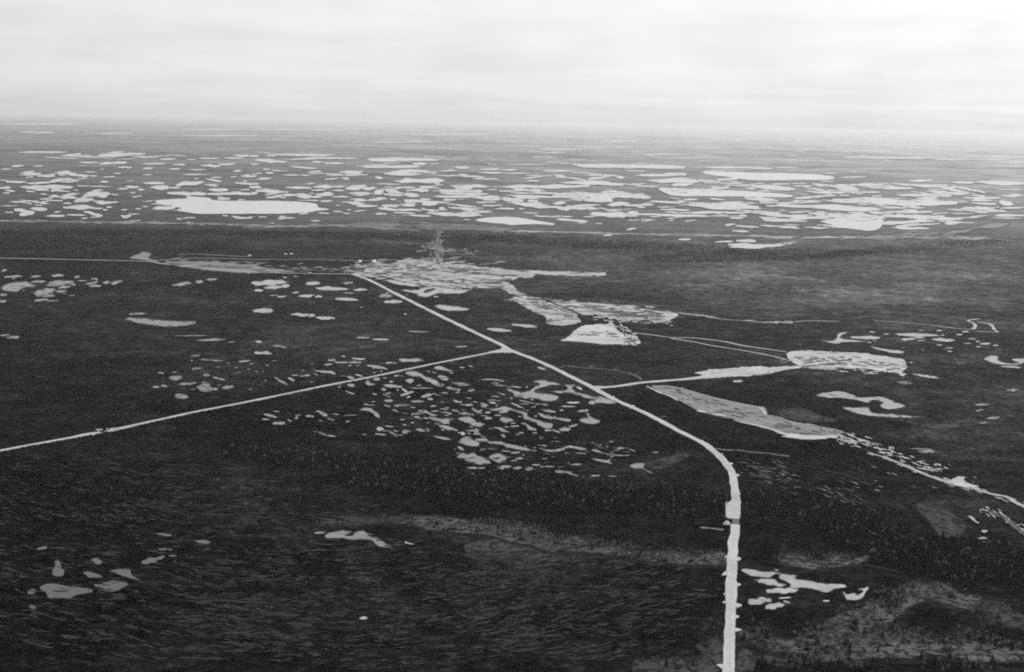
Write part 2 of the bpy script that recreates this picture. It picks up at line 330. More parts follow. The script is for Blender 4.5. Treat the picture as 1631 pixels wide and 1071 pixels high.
tile(0, 800, 3.951, kind='peat', E=[(200,562,25,17),(610,372,32,17),(580,458,55,15,.1),(205,660,22,12),(1035,205,45,7,.1),(1040,297,45,5),
 (940,370,50,18,-.2),(1010,350,30,10,-.3),(265,290,30,10),(1275,250,50,9),(1085,338,25,4)],
 P=[[(250,540),(300,515),(380,518),(480,535),(560,545),(580,565),(480,585),(440,605),(380,600),(310,605),(290,570)],
    [(590,520),(640,515),(700,495),(790,505),(795,525),(740,555),(670,565),(650,545)],
    [(350,370),(378,372),(385,405),(405,435),(390,462),(345,465),(328,440),(345,405)],
    [(690,432),(750,422),(815,422),(830,458),(880,490),(800,472),(735,450)]])
tile(1020, 669, 2.664, kind='dim', E=[(275,458,22,3,.05),(325,463,30,3,.12)])
tile(408, 800, 3.951, kind='shallow', E=[(675,730,30,8),(400,192,35,6,-.1),(960,258,30,5,.3)],
 P=[[(430,215),(490,185),(570,180),(600,190),(560,208),(610,212),(620,190),(660,180),(700,196),(740,200),(700,214),(760,220),(800,250),(860,290),
     (810,285),(760,270),(720,240),(640,238),(580,235),(540,228),(480,238)]])

# sand laid bare or spread: (name, tone, label, (x0, y0, scale), outline)
PADS = [
 ('sand_pad', 'pad', 'large rough sand clearing around the tall mast where the roads meet', [
  (560,395,K,[(20,318),(140,300),(170,255),(120,225),(240,208),(500,195),(680,150),(900,150),(1040,165),(1060,120),(1170,140),(1170,185),(1250,200),(1631,235)]),
  (740,395,K,[(300,245),(480,260),(700,285),(1100,295),(1631,305),(1840,325),(1855,350),(1830,372),(1631,370),(1200,360),(950,352),(870,385),(700,395),
              (660,420),(510,430),(640,490),(690,550),(800,600),(700,620),(600,600),(540,560),(500,545),(450,530),(200,530),(0,525)]),
  (560,395,K,[(1380,515),(900,470),(620,430),(480,385),(250,380),(60,352)])]),
 ('sand_pad', 'pad', 'bright sand pad with a dark ditch across it', [
  (740,395,K,[(490,670),(640,640),(700,615),(800,602),(860,630),(1060,650),(1300,680),(1440,675),(1631,700)]),
  (816,380,3.826,[(400,382),(560,397),(740,405),(830,430),(1000,450),(1000,480),(920,515),(850,502),(700,495),(600,490),(540,465),(470,470),(400,470),
                  (420,510),(300,530),(210,520),(200,480),(130,450),(50,400),(0,382)])]),
 ('sand_pad', 'bright', 'bright fan of bare sand below the ditched pad', [
  (816,380,3.826,[(300,622),(350,590),(400,540),(450,530),(560,522),(610,515),(650,560),(700,580),(760,600),(780,645),(700,652),(560,645),(420,632)])]),
 ('sand_pad', 'bright', 'long bright sand clearing at the end of the east road', [
  (1224,380,3.826,[(110,700),(220,680),(400,690),(560,695),(700,715),(820,735),(845,785),(810,815),(900,822),(1000,835),(1055,850),(1000,852),(920,840),
                   (850,826),(815,840),(790,825),(640,802),(450,790),(350,800),(250,790),(170,775)])]),
 ('sand_pad', 'bright', 'widened sandy shoulder of the east road', [
  (816,560,3.826,[(1105,128),(1200,108),(1400,92),(1500,88),(1561,95)]),
  (1224,560,3.826,[(90,92),(190,88),(180,100),(0,135)]),
  (816,560,3.826,[(1500,145),(1300,158),(1180,166),(1150,145)])]),
 ('sand_pad', 'dull', 'grey triangular spread of wet sand beside the road fork', [
  (816,560,3.826,[(850,205),(1000,215),(1150,255),(1300,295),(1440,325),(1540,340),(1561,380)]),
  (1224,560,3.826,[(80,402),(150,425),(300,450),(400,470),(465,492),(410,520),(320,532),(200,530),(110,512),(0,472)]),
  (816,560,3.826,[(1400,430),(1250,395),(1150,370),(1020,300),(900,245)])]),
 ('sand_pad', 'dull', 'dull sandy strip beside the road from the west', [
  (0,380,3.826,[(1000,150),(1040,140),(1200,138),(1400,148),(1561,165)]),
  (408,380,3.826,[(100,180),(250,198),(130,208),(0,210)]),
  (0,380,3.826,[(1500,212),(1300,200),(1100,172),(1020,162)])]),
 ('sand_pad', 'dull', 'small sandy turning loop beside the western road', [
  (0,380,3.826,[(795,122),(830,97),(870,80),(925,90),(908,110),(930,128),(1000,142),(940,143),(880,134)])]),
 ('sand_pad', 'bright', 'bright blob of sand on the strip at the far right', [
  (1224,560,3.826,[(1040,782),(1110,780),(1160,760),(1220,762),(1195,778),(1210,792),(1285,822),(1220,835),(1130,812)])]),
 ('sand_bank', 'dull', 'pale grey river bank before the far lakes', [
  (1400,250,7.06,[(-250,905),(0,872),(250,870),(480,850),(620,840),(700,880),(860,900),(700,915),(560,930),(250,920),(0,930),(-250,925)])]),
 ('sand_bank', 'dull', 'pale sand bank at the far bend of the river', [
  (1400,250,7.06,[(900,820),(1080,790),(1200,750),(1330,735),(1480,750),(1340,800),(1100,810),(980,850),(760,870),(740,850)])]),
 ('sand_bank', 'cut', 'pale grey sand on the river where the cut line crosses', [
  (408,160,3.826,[(560,760),(590,745),(700,736),(820,738),(860,770),(790,795),(700,778)])]),
 ('sand_bank', 'cut', 'grey sand spread above the end of the cut line', [
  (408,160,3.826,[(860,738),(1000,733),(1060,745),(1240,748),(1400,760),(1561,785),(1561,800),(1300,795),(1130,792),(1000,785),(960,770),(1040,755),(930,748)])]),
 ('sand_pad', 'rut', 'worn flare of sand where the east road leaves the main road', [
  (800,570,K,[(1075,345),(1130,362),(1220,366),(1310,362),(1300,392),(1245,408),(1238,430),(1160,408)])]),
 ('sand_pad', 'rut', 'worn flare of sand where the side road meets the main road', [
  (408,380,3.826,[(1400,690),(1440,684),(1490,672),(1500,655),(1535,668),(1570,695),(1500,694),(1450,697)])]),
 ('sand_pad', 'rut', 'widened sandy landing on the road just before the creek gap', [
  (0,0,1,[(1155.5,799.5),(1162.5,798.5),(1165,794),(1177,794),(1179.5,800),(1179.3,812),(1178.5,825.5),(1167,826),(1156,823.5),(1155.3,811)])]),
]
# ribbons: (name, tone, height, width m, label, (x0, y0, scale), centre line)
ROADS = [
 ('road', 'road', 1.3, [(0,10.5),(.25,11.5),(.6,14),(1,14)], 'main sandy road curving up from the creek gap to the big clearing', 0,0,1,
  [(1172,812),(1172,806),(1171.5,795),(1170,776),(1167.3,758.6),(1163,748),(1155.8,737.7),(1147,727),(1134.9,716.8),(1116.6,703.8),(1077.4,684),(1038,663),
   (1008,649),(978,635.8),(946.7,618.8),(907.5,599),(868,579.6),(842,569),(816,559),(800,550),(782,541.5),(760.8,531.6),(708.6,506.8),(656,480.6),(617,461),
   (590,447),(575,441),(560,436)]),
 ('road', 'road', 1.3, [(0,10.2),(1,10.6)], 'wide sandy road running straight up from the bottom edge to the creek gap', 0,0,1,
  [(1158.5,1110),(1160,1071),(1162,1010),(1164,960),(1165,930),(1166.5,890),(1168.5,860),(1171,842),(1171.8,835.5)]),
 ('road', 'side', 1.1, [(0,8.5),(.75,8.5),(.92,15),(1,9)], 'straight sandy side road from the lower left to the bridge', 0,0,1,
  [(-60,727),(0,717.5),(52,707.7),(104.5,698.5),(140,691.3),(162,688.6)]),
 ('road', 'side', 1.1, [(0,10),(.015,15),(.06,9),(1,9.5)], 'straight sandy side road from the bridge to the junction', 0,0,1,
  [(170,687.4),(183,684),(235,672.4),(313.6,655.4),(400,638.8),(522.6,613.5),(600,598.5),(682.6,581),(744,569),(774,563),(797,558.5),(820,559)]),
 ('road', 'road', .9, [(0,13),(.3,15),(.5,22),(1,24)], 'sandy road leading east from the fork to the long clearing', 0,0,1,
  [(948,619),(954.5,617.7),(985,615),(1020,609.7),(1060,606.5),(1103.5,602.5),(1160,595.5),(1224,589.5),(1270,585),(1312,582.5)]),
 ('road', 'side', .9, [(0,10),(1,10)], 'thin pale road coming in from the west past the turning loop', 0,0,1,
  [(-40,409.5),(0,411.2),(60,412.3),(130,414),(200,415.4),(240,417),(262,420.5),(330,427),(408,433.5),(495,435.8),(563,436.5)]),
 ('track', 'side', .7, [(0,9),(1,8)], 'pale vehicle track along the northern edge of the western strip', 0,380,3.826,
  [(930,134),(1100,125),(1200,121),(1400,123),(1561,128),(1960,129),(2120,133),(2200,135),(2420,131)]),
 ('track', 'side', .7, [(0,7),(1,8)], 'short pale track north of the western strip', 0,380,3.826, [(1090,95),(1250,97),(1400,106),(1530,111)]),
 ('track', 'side', .7, [(0,9),(1,9)], 'upper of two pale tracks running east from the bright sand fan', 816,380,3.826,
  [(740,575),(850,588),(960,602),(1100,606),(1200,616),(1300,630),(1400,652),(1480,664),(1561,676),(1670,691)]),
 ('track', 'side', .7, [(0,8),(1,8)], 'lower of two pale tracks running east from the bright sand fan', 816,380,3.826,
  [(960,607),(1100,630),(1200,650),(1300,666),(1400,682),(1561,712),(1670,738)]),
 ('track', 'dimside', .7, [(0,7),(1,7)], 'faint old track curving toward the east road', 816,380,3.826, [(340,782),(460,790),(600,802),(700,820),(760,840),(785,862)]),
 ('track', 'side', .7, [(0,7),(.5,7),(1,9)], 'thin pale track leading from the ditched pad to the winding stream', 816,380,3.826,
  [(1010,452),(1060,458),(1180,470),(1280,492),(1400,500),(1561,513),(1710,508),(1850,501),(1990,507)]),
 ('track', 'side', .7, [(0,6),(1,7)], 'thin pale track meeting the winding stream', 1224,380,3.826, [(640,500),(760,508),(900,520),(1000,530),(1160,550),(1215,553)]),
 ('track', 'cut', .7, [(0,16),(.3,12),(1,12)], 'grey cut line running away behind the mast', 408,160,3.826, [(1110,1000),(1105,950),(1100,900),(1108,850),(1110,800),(1110,785)]),
 ('track', 'cut', .7, [(0,13),(1,13)], 'grey cut line climbing between the far lakes', 408,160,3.826, [(835,770),(848,730),(862,680),(876,640),(890,600),(900,575)]),
 ('track', 'dull', .7, [(0,10),(1,10)], 'faint track running to the cut line', 408,160,3.826, [(700,850),(830,862),(960,870),(1078,878)]),
 ('track', 'dull', .7, [(0,50),(1,56)], 'pale strip along the river bank on the left', 0,160,3.826,
  [(-50,734),(0,735),(300,738),(600,743),(900,745),(1100,750),(1300,752),(1561,761),(1800,770)]),
 ('track', 'dull', .7, [(0,56),(1,50)], 'pale strip along the river bank in the middle', 408,160,3.826, [(60,772),(250,766),(450,764),(600,766),(800,782),(1000,790)]),
 ('track', 'side', .7, [(0,34),(1,26)], 'pale strip along the river bank on the right', 816,160,3.826, [(0,796),(200,800),(350,804),(700,812),(1000,820),(1300,825),(1561,827),(1750,832)]),
 ('track', 'side', .7, [(0,24),(1,24)], 'pale track along the far right river bank', 1400,250,7.06, [(860,900),(1030,903),(1200,915),(1400,935),(1520,948)]),
 ('track', 'side', .7, [(0,9),(1,9)], 'upper short pale strip beside the mast', 408,160,3.826, [(1128,924),(1200,920),(1288,916)]),
 ('track', 'side', .7, [(0,9),(1,9)], 'lower short pale strip beside the mast', 408,160,3.826, [(1130,940),(1200,938),(1290,937)]),
 ('track', 'side', .7, [(0,8),(.7,10),(1,22)], 'short pale spur ending in a small sandy patch', 740,395,K, [(190,216),(280,210),(400,196),(450,186),(520,178)]),
 ('track', 'side', .6, [(0,5),(.5,6),(1,9)], 'thin bright strip slanting down to the right edge', 1224,560,3.826,
  [(620,618),(720,650),(800,682),(880,716),(950,745),(1050,785),(1130,808)]),
 ('track', 'side', .6, [(0,8),(.5,9),(1,9)], 'bright sandy strip from the sand blob to the right edge', 1224,560,3.826,
  [(1230,825),(1300,852),(1380,872),(1450,885),(1500,915),(1570,950),(1620,975)]),
 ('track', 'dimside', .6, [(0,5),(1,7)], 'grey sandy strip near the right edge', 1224,800,3.951, [(1370,55),(1430,75),(1500,115),(1560,160),(1630,215)]),
 ('track', 'bright', .6, [(0,4),(.5,6),(1,4)], 'thin bright start of the lower rim of the grey sand triangle', 816,560,3.826, [(820,212),(870,236),(905,252),(960,272),(1010,298)]),
 ('track', 'bright', .6, [(0,6),(.5,14),(1,5)], 'small bright smear on the lower rim of the grey sand triangle', 816,560,3.826, [(1128,358),(1160,366),(1188,372)]),
 ('track', 'bright', .6, [(0,8),(.5,20),(1,6)], 'larger bright smear on the lower rim of the grey sand triangle', 816,560,3.826, [(1215,382),(1255,384),(1300,392)]),
 ('track', 'bright', .6, [(0,3),(.3,7),(1,12)], 'bright line along the lower rim of the grey sand triangle', 816,560,3.826, [(1350,418),(1400,432),(1480,448),(1561,468),(1670,505)]),
 ('track', 'side', .6, [(0,4),(.5,5),(1,7)], 'pale upper rim of the grey sand triangle', 816,560,3.826, [(870,212),(1000,220),(1150,260),(1300,298),(1440,328),(1535,345)]),
 ('track', 'bright', .6, [(0,30),(.5,36),(1,18)], 'bright sand along the tip of the grey triangle', 1224,560,3.826, [(110,508),(200,522),(300,522),(400,512)]),
 ('track', 'bright', .6, [(0,7),(1,7)], 'bright notch of sand on the grey triangle', 816,560,3.826, [(1510,342),(1530,360),(1545,385)]),
 ('track', 'dimside', .6, [(0,6),(1,5)], 'short spur off the main road', 816,560,3.826, [(862,403),(900,400),(940,396)]),
 ('track', 'dimside', .6, [(0,7),(1,6)], 'thin sandy spur leaving the bend of the main road', 816,560,3.826,
  [(1240,590),(1300,600),(1380,602),(1450,612),(1561,622),(1640,632),(1690,638)]),
]
STREAMS = [  # dark creeks are painted with the shade of banks and trees
 ('stream', 'clear', [(0,9),(1,9)], 'winding stream loop near the right edge', 1224,380,3.826,
  [(1215,553),(1245,552),(1262,535),(1250,518),(1218,504),(1230,496),(1285,489)]),
 ('stream', 'clear', [(0,8),(1,8)], 'outer bend of the winding stream near the right edge', 1224,380,3.826,
  [(1275,510),(1345,520),(1368,540),(1375,555),(1397,570),(1340,568),(1265,566)]),
 ('stream', 'dark', [(0,7),(.5,9),(1,10)], 'narrow dark creek crossing below the fields to the road', 816,800,3.951,
  [(-640,185),(-480,180),(-260,205),(-100,225),(0,258),(110,275),(220,318),(340,320),(470,325),(580,340),(700,355),(860,385),(1060,402),(1200,405),(1345,405)]),
 ('stream', 'dark', [(0,7),(1,9)], 'narrow creek dark with painted tree shade east of the road', 816,800,3.951,
  [(1425,402),(1560,410),(1700,445),(1900,428),(2100,405),(2260,400),(2400,430),(2520,450)]),
 ('stream', 'dark', [(0,8),(.5,12),(1,10)], 'winding creek dark with painted tree shade along the bottom right corner', 1224,800,3.951,
  [(-190,860),(-90,905),(0,950),(100,970),(200,1005),(400,1022),(560,1012),(650,995),(780,1003),(900,1005),(980,985),(1080,975),(1200,995),(1330,1025),(1450,1045),(1620,1060)]),
 ('stream', 'dark', [(0,7),(1,6)], 'dark ditch across the ditched sand pad', 816,380,3.826, [(110,335),(180,362),(260,398),(340,428),(410,462)]),
 ('stream', 'dark', [(0,6),(1,8)], 'dark creek passing through the gap in the main road', 816,800,3.951,
  [(1325,88),(1350,97),(1380,108),(1410,118),(1445,132)]),
]
# little tongues of sand along the near road: (tip x, y, base x, y, half base)
SPURS = [(1149,916,1156,913,4),(1181,890,1176,890,4),(1181,931,1174,931,4),(1152,946,1156,946,3),(1150,959,1156,959,2.5),(1183,964,1175,964,4.5),
 (1178,982,1174,982,3),(1182,1003,1173,1003,3.5),(1140,1058,1153,1062,6),(1154,887,1159,887,4),(1181,800,1178,800,3),(1180,787,1177,787,3),
 (1179,757,1173,757,3),(1168,738,1163,739,3),(1152,723,1147,725,3),(1121,702,1117,704,3),(1012,646,1006,648,3),(979,631,976,634,3)]

# ground cover: broad pale heath and lichen, tone raised on the right in place of haze (x, y, rx, ry, slope, added tone)
BROAD = [(900,500,1400,95,.0,1.5),(1400,430,560,65,.02,6.4),(1050,385,700,26,.02,3.0),(1120,440,300,45,.02,1.2),(300,400,400,40,0,.6),(1450,560,320,110,0,1.7),(1550,700,180,130,0,1.0),(700,340,1600,40,.0,2.0),
         (1250,320,700,50,0,1.2),(600,590,500,60,0,.5),(950,900,500,130,0,.12)]
# vegetation map, with lens corner darkening painted in at lower left: soft patches (x, y, rx, ry, slope, change of tone relative to 1)
VEG_VIGNETTE = [
 (300,372,420,7,0,-0.25),(850,390,420,8,.05,-0.25),(1180,410,220,10,-.02,-0.28),(1450,395,220,8,-.06,-0.12),(150,395,300,8,0,-0.10),
 (1250,440,380,22,.05,0.21),(1000,405,120,6,0,0.05),(1050,470,200,14,.03,-0.10),(1450,480,220,16,0,0.10),(1350,515,200,10,0,-0.05),
 (1080,535,160,18,.04,-0.12),(1100,570,120,10,0,-0.15),
 (500,735,170,18,.1,-0.22),(700,770,190,20,.05,-0.28),(900,790,170,26,.04,-0.28),(1050,800,110,30,0,-0.20),(380,720,90,14,.1,-0.12),
 (1330,830,130,26,.25,-0.28),(1450,870,130,30,.2,-0.30),(1560,900,120,36,.1,-0.28),(1280,780,100,30,.1,-0.12),(1050,690,90,16,.2,-0.10),
 (1000,660,40,20,0,-0.05),(950,730,120,16,.05,0.12),(1050,735,45,12,-.3,1.18),(1020,745,60,9,-.2,0.53),(940,750,60,8,0,0.26),
 (600,831,110,7,-.04,1.08),(560,826,60,7,-.1,0.72),(720,840,90,14,.06,1.18),(760,852,60,14,.1,0.83),(820,848,60,14,.15,1.58),(870,862,40,10,.1,1.78),(900,870,60,9,.08,1.58),
 (960,880,60,8,.06,1.98),(1040,885,60,8,.03,1.98),(1110,890,50,9,0,1.78),(1140,888,24,10,0,1.78),(770,865,80,7,.1,0.99),(850,882,60,6,.1,0.99),
 (755,885,25,5,0,0.99),(860,900,50,10,-.25,0.62),(440,850,30,7,0,0.83),(520,840,60,5,0,0.26),
 (1250,893,12,12,0,2.17),(1275,893,14,12,0,2.17),(1300,900,22,9,0,1.58),(1333,892,15,9,0,2.17),(1370,888,40,8,0,0.99),
 (1460,935,32,8,-.15,1.78),(1490,945,50,10,.06,1.58),(1440,965,24,16,-.6,1.98),(1520,964,40,6,.05,1.98),(1490,960,50,5,.05,-0.30),
 (1360,985,60,16,-.35,1.87),(1340,1010,60,24,-.2,1.78),(1400,965,20,8,.2,1.98),(1400,1005,40,20,0,1.38),(1300,1040,40,14,0,1.58),(1370,1035,40,14,0,1.58),
 (1450,1012,30,8,.1,2.17),(1500,1030,30,14,.2,1.38),(1540,1030,30,10,.1,1.78),(1590,980,30,16,.3,1.58),(1600,1040,40,8,0,1.78),(1240,1050,36,8,.2,1.98),
 (1520,1010,60,14,.1,-0.15),(1480,985,80,12,0,-0.30),(1270,960,80,16,0,-0.15),
 (1130,1020,24,30,-.5,1.08),(1060,1055,60,9,-.06,1.58),(1185,1030,14,40,0,0.99),(1215,1010,24,16,.2,0.99),(1010,1020,50,7,0,-0.50),
 (1500,820,30,20,.4,0.99),(1520,840,26,16,0,0.99),(1570,800,40,10,.4,0.62),(1580,830,50,12,.5,0.83),(1560,690,70,30,0,0.72),(1600,640,60,20,0,0.62),(1530,725,40,14,0,0.72),
 (1450,690,70,10,-.1,0.72),(1260,655,50,10,.1,0.72),(1350,640,80,20,0,-0.05),(1390,705,80,8,0,-0.30),
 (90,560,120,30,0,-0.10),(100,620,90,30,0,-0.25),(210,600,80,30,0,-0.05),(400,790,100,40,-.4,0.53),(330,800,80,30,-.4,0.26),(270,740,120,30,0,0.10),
 (60,800,200,90,0,-0.25),(80,1000,200,90,0,-0.35),(300,970,160,60,0,-0.05),(600,960,200,60,0,0.15),(850,950,160,40,-.1,0.26),(570,1030,25,10,0,-0.40),  # first two put the lens's corner darkening into the bog tone
 (320,520,160,30,0,0.00),(560,560,120,20,0,0.15),(650,510,120,16,0,0.05),(480,555,100,8,0,0.53),(1290,740,60,20,.3,0.26),(1340,790,60,14,.3,0.26),
 (820,735,200,12,.05,0.10),(1000,780,80,10,0,0.62),(950,770,60,8,0,0.53),
 (1560,420,60,6,0,0.72),(1380,468,40,4,0,0.72),(1410,520,50,5,0,0.62),(930,470,80,8,0,-0.10),(900,440,100,7,0,-0.10)]
# string bogs (x, y, rx, ry, weight): fields of wavy ridges and flarks
STRINGS = [(250,900,330,150,1),(650,970,330,110,1),(950,960,200,80,.9),(120,780,200,60,.6),(420,800,150,40,.4),(1320,760,160,50,.5),(700,650,260,70,.3)]
# belts of forest (x, y, rx, ry, slope, spacing m, kind mix 0 dark .. 1 pale, zone words)
FOREST = [
 (200,371,260,6,.0,11,0,'far'),(600,376,260,6,.01,11,0,'far'),(950,389,260,7,.05,11,0,'far'),(1200,408,190,9,-.03,11,0,'far'),(1450,396,190,7,-.08,13,0,'far'),
 (520,735,160,17,.1,7,.16,'belt'),(720,772,190,20,.04,6.5,.16,'belt'),(930,792,170,27,.03,6.5,.16,'belt'),(1070,800,90,28,0,7,.16,'belt'),
 (1300,815,120,24,.2,7,.16,'east'),(1400,862,110,30,.25,7,.16,'east'),(1530,895,120,36,.1,7,.16,'east'),
 (820,845,70,12,.15,6,.9,'creek'),(920,868,90,10,.08,6,.93,'creek'),(1070,886,100,9,.04,6,.93,'creek'),(740,842,90,11,.05,8,.85,'creek'),(600,831,100,7,-.04,8,.8,'creek'),
 (1290,893,70,9,.0,7,.95,'pond'),(1360,988,80,20,-.3,6,.82,'clump'),(1350,1020,90,24,0,6,.8,'clump'),(1460,945,80,14,.0,6,.9,'clump'),
 (1520,1020,110,18,.1,6,.8,'clump'),(1250,1052,60,12,.1,6,.8,'corner'),(1450,1060,220,12,0,7,.6,'corner'),(1590,985,50,20,.3,6,.85,'clump'),
 (1080,1055,70,11,0,9,.7,'verge'),(1130,1020,22,26,-.5,9,.7,'verge'),(1200,1020,24,30,.3,9,.6,'verge'),
 (1100,600,200,30,.0,22,.1,'scatter'),(1000,470,200,20,.0,22,.1,'scatter'),(300,640,300,60,0,26,.1,'scatter'),(850,720,250,30,0,22,.1,'scatter'),
 (1450,720,180,60,0,20,.2,'scatter'),(500,900,500,120,0,26,.1,'scatter')]
# strewn sand: (tile, centre line, spread px, count, half length px, half height px, slope, tone)
STREWN = [
 ((408,160,3.826), [(1110,790),(1108,850),(1100,900),(1103,950),(1108,1000)], 3.2, 120, 2.2, .55, 0, 'dull'),
 ((408,160,3.826), [(835,770),(848,730),(862,680),(876,640),(890,600)], 2.0, 60, 2.4, .45, 0, 'dull'),
 ((1224,160,3.826), [(0,838),(300,836),(650,835),(1000,835),(1300,845)], 1.6, 80, 10, .5, 0, 'side'),
 ((1224,160,3.826), [(-60,888),(60,878),(130,868)], 2, 26, 8, .5, -.1, 'side'),
 ((816,160,3.826), [(-100,795),(350,804),(1000,820),(1561,828)], .8, 60, 10, .4, .01, 'side'),
 ((1224,560,3.826), [(440,510),(545,548),(700,595),(830,640),(950,690),(1050,720)], 7, 90, 5, .8, .25, 'side'),
 ((1224,560,3.826), [(620,618),(800,682),(1050,785),(1300,852),(1560,940)], 3, 70, 4, .7, .35, 'side'),
 ((1224,800,3.951), [(1370,55),(1430,75),(1500,115),(1560,160),(1630,215)], 4, 50, 3, .8, .5, 'side'),
 ((1224,560,3.826), [(380,510),(460,545),(520,560)], 4, 26, 4, .6, .2, 'side'),
 ((560,395,8.155), [(0,260),(300,230),(700,170),(1150,180),(1500,210)], 5, 70, 6, .5, 0, 'side'),
 ((560,395,8.155), [(300,385),(700,440),(1000,490),(1500,530)], 3, 60, 5, .5, .1, 'side'),
 ((408,160,3.826), [(0,772),(250,765),(700,760),(1200,765),(1561,790)], 3, 60, 9, .5, 0, 'dull'),
 ((0,160,3.826), [(0,737),(600,742),(1100,750),(1561,763)], 2, 60, 9, .5, 0, 'dull'),
 ((1400,250,7.06), [(0,900),(500,880),(800,890)], 5, 50, 9, .6, 0, 'dull'),
 ((408,380,3.826), [(1040,40),(1060,90),(1100,130),(1000,150)], 7, 46, 4, .6, 0, 'dull'),
 ((408,380,3.826), [(1130,75),(1300,80),(1200,130),(1140,160)], 5, 26, 6, .4, 0, 'side'),
 ((0,380,3.826), [(1000,140),(1500,150),(2000,185),(2200,200)], 5, 60, 8, .5, 0, 'dull'),
 ((816,380,3.826), [(500,470),(640,490),(800,500),(950,515)], 4, 50, 5, .6, 0, 'side'),
 ((816,380,3.826), [(600,490),(640,520),(700,560),(770,620)], 5, 40, 3, .7, .2, 'side'),
 ((1224,380,3.826), [(110,740),(400,800),(700,810),(850,760)], 4, 50, 5, .6, 0, 'side'),
 ((816,560,3.826), [(300,90),(420,95),(600,110),(760,140)], 3, 26, 4, .4, .1, 'dimside'),
 ((816,560,3.826), [(1390,690),(1480,720),(1561,760),(1700,780)], 9, 36, 5, .5, .25, 'dimside'),
 ((1224,560,3.826), [(20,650),(80,740),(170,790)], 8, 26, 5, .5, .2, 'dimside'),
 ((1224,560,3.826), [(300,840),(480,900),(560,940)], 8, 26, 6, .6, .4, 'dimside'),
 ((816,380,3.826), [(1030,455),(1250,485),(1561,512),(1700,508)], 1.2, 30, 6, .4, 0, 'side'),
 ((816,560,3.826), [(480,560),(600,590),(700,600),(560,650)], 6, 24, 4, .5, .1, 'dimside'),
 ((0,560,3.826), [(560,500),(600,480),(680,470),(760,465)], 1.5, 14, 3, .6, -.2, 'side'),
]
# scrub and rough meadow, traced: (tone, label, (x0, y0, scale), outline)
Z6, Z7, Z8 = (408, 800, 3.951), (816, 800, 3.951), (1224, 800, 3.951)
SCRUB = [
 ('scrub', 'pale scrub along the north bank of the dark creek up to the road', Z7, [(0,140),(90,150),(160,170),(230,215),(290,240),(400,215),(450,240),(530,260),(640,285),
   (800,310),(900,315),(1000,310),(1100,335),(1200,330),(1330,318),(1335,395),(1200,396),(1060,390),(860,373),(700,345),(470,318),(330,310),(230,312),(120,270),(0,252)]),
 ('scrub_dim', 'dim scrub on the south bank of the dark creek', Z7, [(-60,240),(0,268),(110,285),(200,325),(330,335),(450,345),(330,370),(200,400),(60,420),(-100,360),(-250,330),(-300,280),(-200,245)]),
 ('scrub_dim', 'dim strip of scrub above the lone ragged pond', Z6, [(400,135),(500,110),(580,80),(620,90),(740,110),(950,85),(940,105),(820,125),(640,140),(480,145)]),
 ('scrub', 'broad dim scrub where the creek begins', Z6, [(980,90),(1190,95),(1300,110),(1400,130),(1500,140),(1640,150),(1640,250),(1500,235),(1350,205),(1190,190),(1100,180),(1000,140)]),
 ('scrub', 'pale bushes above the bright pond by the near road', Z8, [(80,380),(110,335),(150,325),(210,335),(260,355),(330,375),(400,345),(450,345),(500,370),(600,335),(640,350),(560,385),(430,410),(310,430),(200,410)]),
 ('scrub', 'mottled pale wood at the lower right', Z8, [(220,840),(330,760),(500,685),(600,660),(620,630),(700,650),(760,690),(830,640),(860,560),(840,530),(930,500),(1000,520),(1100,510),
   (1220,580),(1340,600),(1290,672),(1150,652),(1050,622),(960,630),(880,665),(780,745),(720,785),(780,835),(900,815),(1000,850),(1100,890),(1250,860),(1400,900),(1590,930),
   (1640,1000),(1300,1005),(1100,962),(900,985),(650,977),(560,1000),(400,1002),(250,962),(150,942),(0,930),(-20,840),(100,862)]),
 ('scrub_dim', 'small scrub patch below the corner creek', Z8, [(-20,965),(100,990),(220,1045),(120,1035),(0,1005)]),
 ('scrub_dim', 'scrub at the bottom edge left of the near road', Z7, [(1150,900),(1250,860),(1320,880),(1330,1010),(1300,1100),(900,1100),(760,1060),(790,990),(900,1010),(1050,985),(1100,1025),(1200,960)]),
 ('scrub_dim', 'scrub right of the near road', Z7, [(1412,800),(1500,820),(1640,850),(1640,930),(1500,900),(1430,850)]),
 ('scrub_dim', 'scrub at the bottom edge right of the near road', Z7, [(1410,1100),(1422,950),(1480,930),(1530,1000),(1490,1100)]),
 ('scrub_dim', 'grey leaf shaped marsh beside the bend of the main road', (816,560,3.826), [(830,682),(900,655),(980,632),(1078,625),(1062,650),(960,690),(900,715),(850,706)]),
 ('scrub_dim', 'grey marsh patch at the right edge', Z8, [(930,20),(1010,5),(1090,35),(1180,95),(1250,150),(1180,215),(1080,205),(1020,130)]),
 ('scrub_dim', 'grey wood at the far lower right', Z8, [(1340,670),(1450,650),(1560,690),(1640,740),(1640,800),(1520,780),(1420,730)]),
 ('scrub_dim', 'grey oval bog below the ring of thin track', (1224,560,3.826), [(60,378),(110,352),(200,350),(270,372),(330,400),(420,420),(330,425),(230,425),(130,410)]),
]
# direction field of the bog ridges: photo x -> slope of the ridges there; and where they lie (x, y, rx, ry, count)
RIDGE_SLOPE = ([0, 250, 500, 700, 950, 1150, 1300, 1631], [.18, .12, .0, -.08, -.16, -.14, .25, .25])
RIDGES = [(200, 930, 300, 130, 1000), (600, 960, 330, 105, 1300), (930, 960, 200, 95, 760), (150, 780, 220, 55, 330), (430, 800, 170, 36, 200), (1290, 765, 110, 30, 130),
          (180, 620, 240, 70, 160), (1480, 820, 120, 50, 110), (1430, 640, 200, 60, 110), (860, 745, 200, 22, 140), (600, 640, 300, 60, 160)]
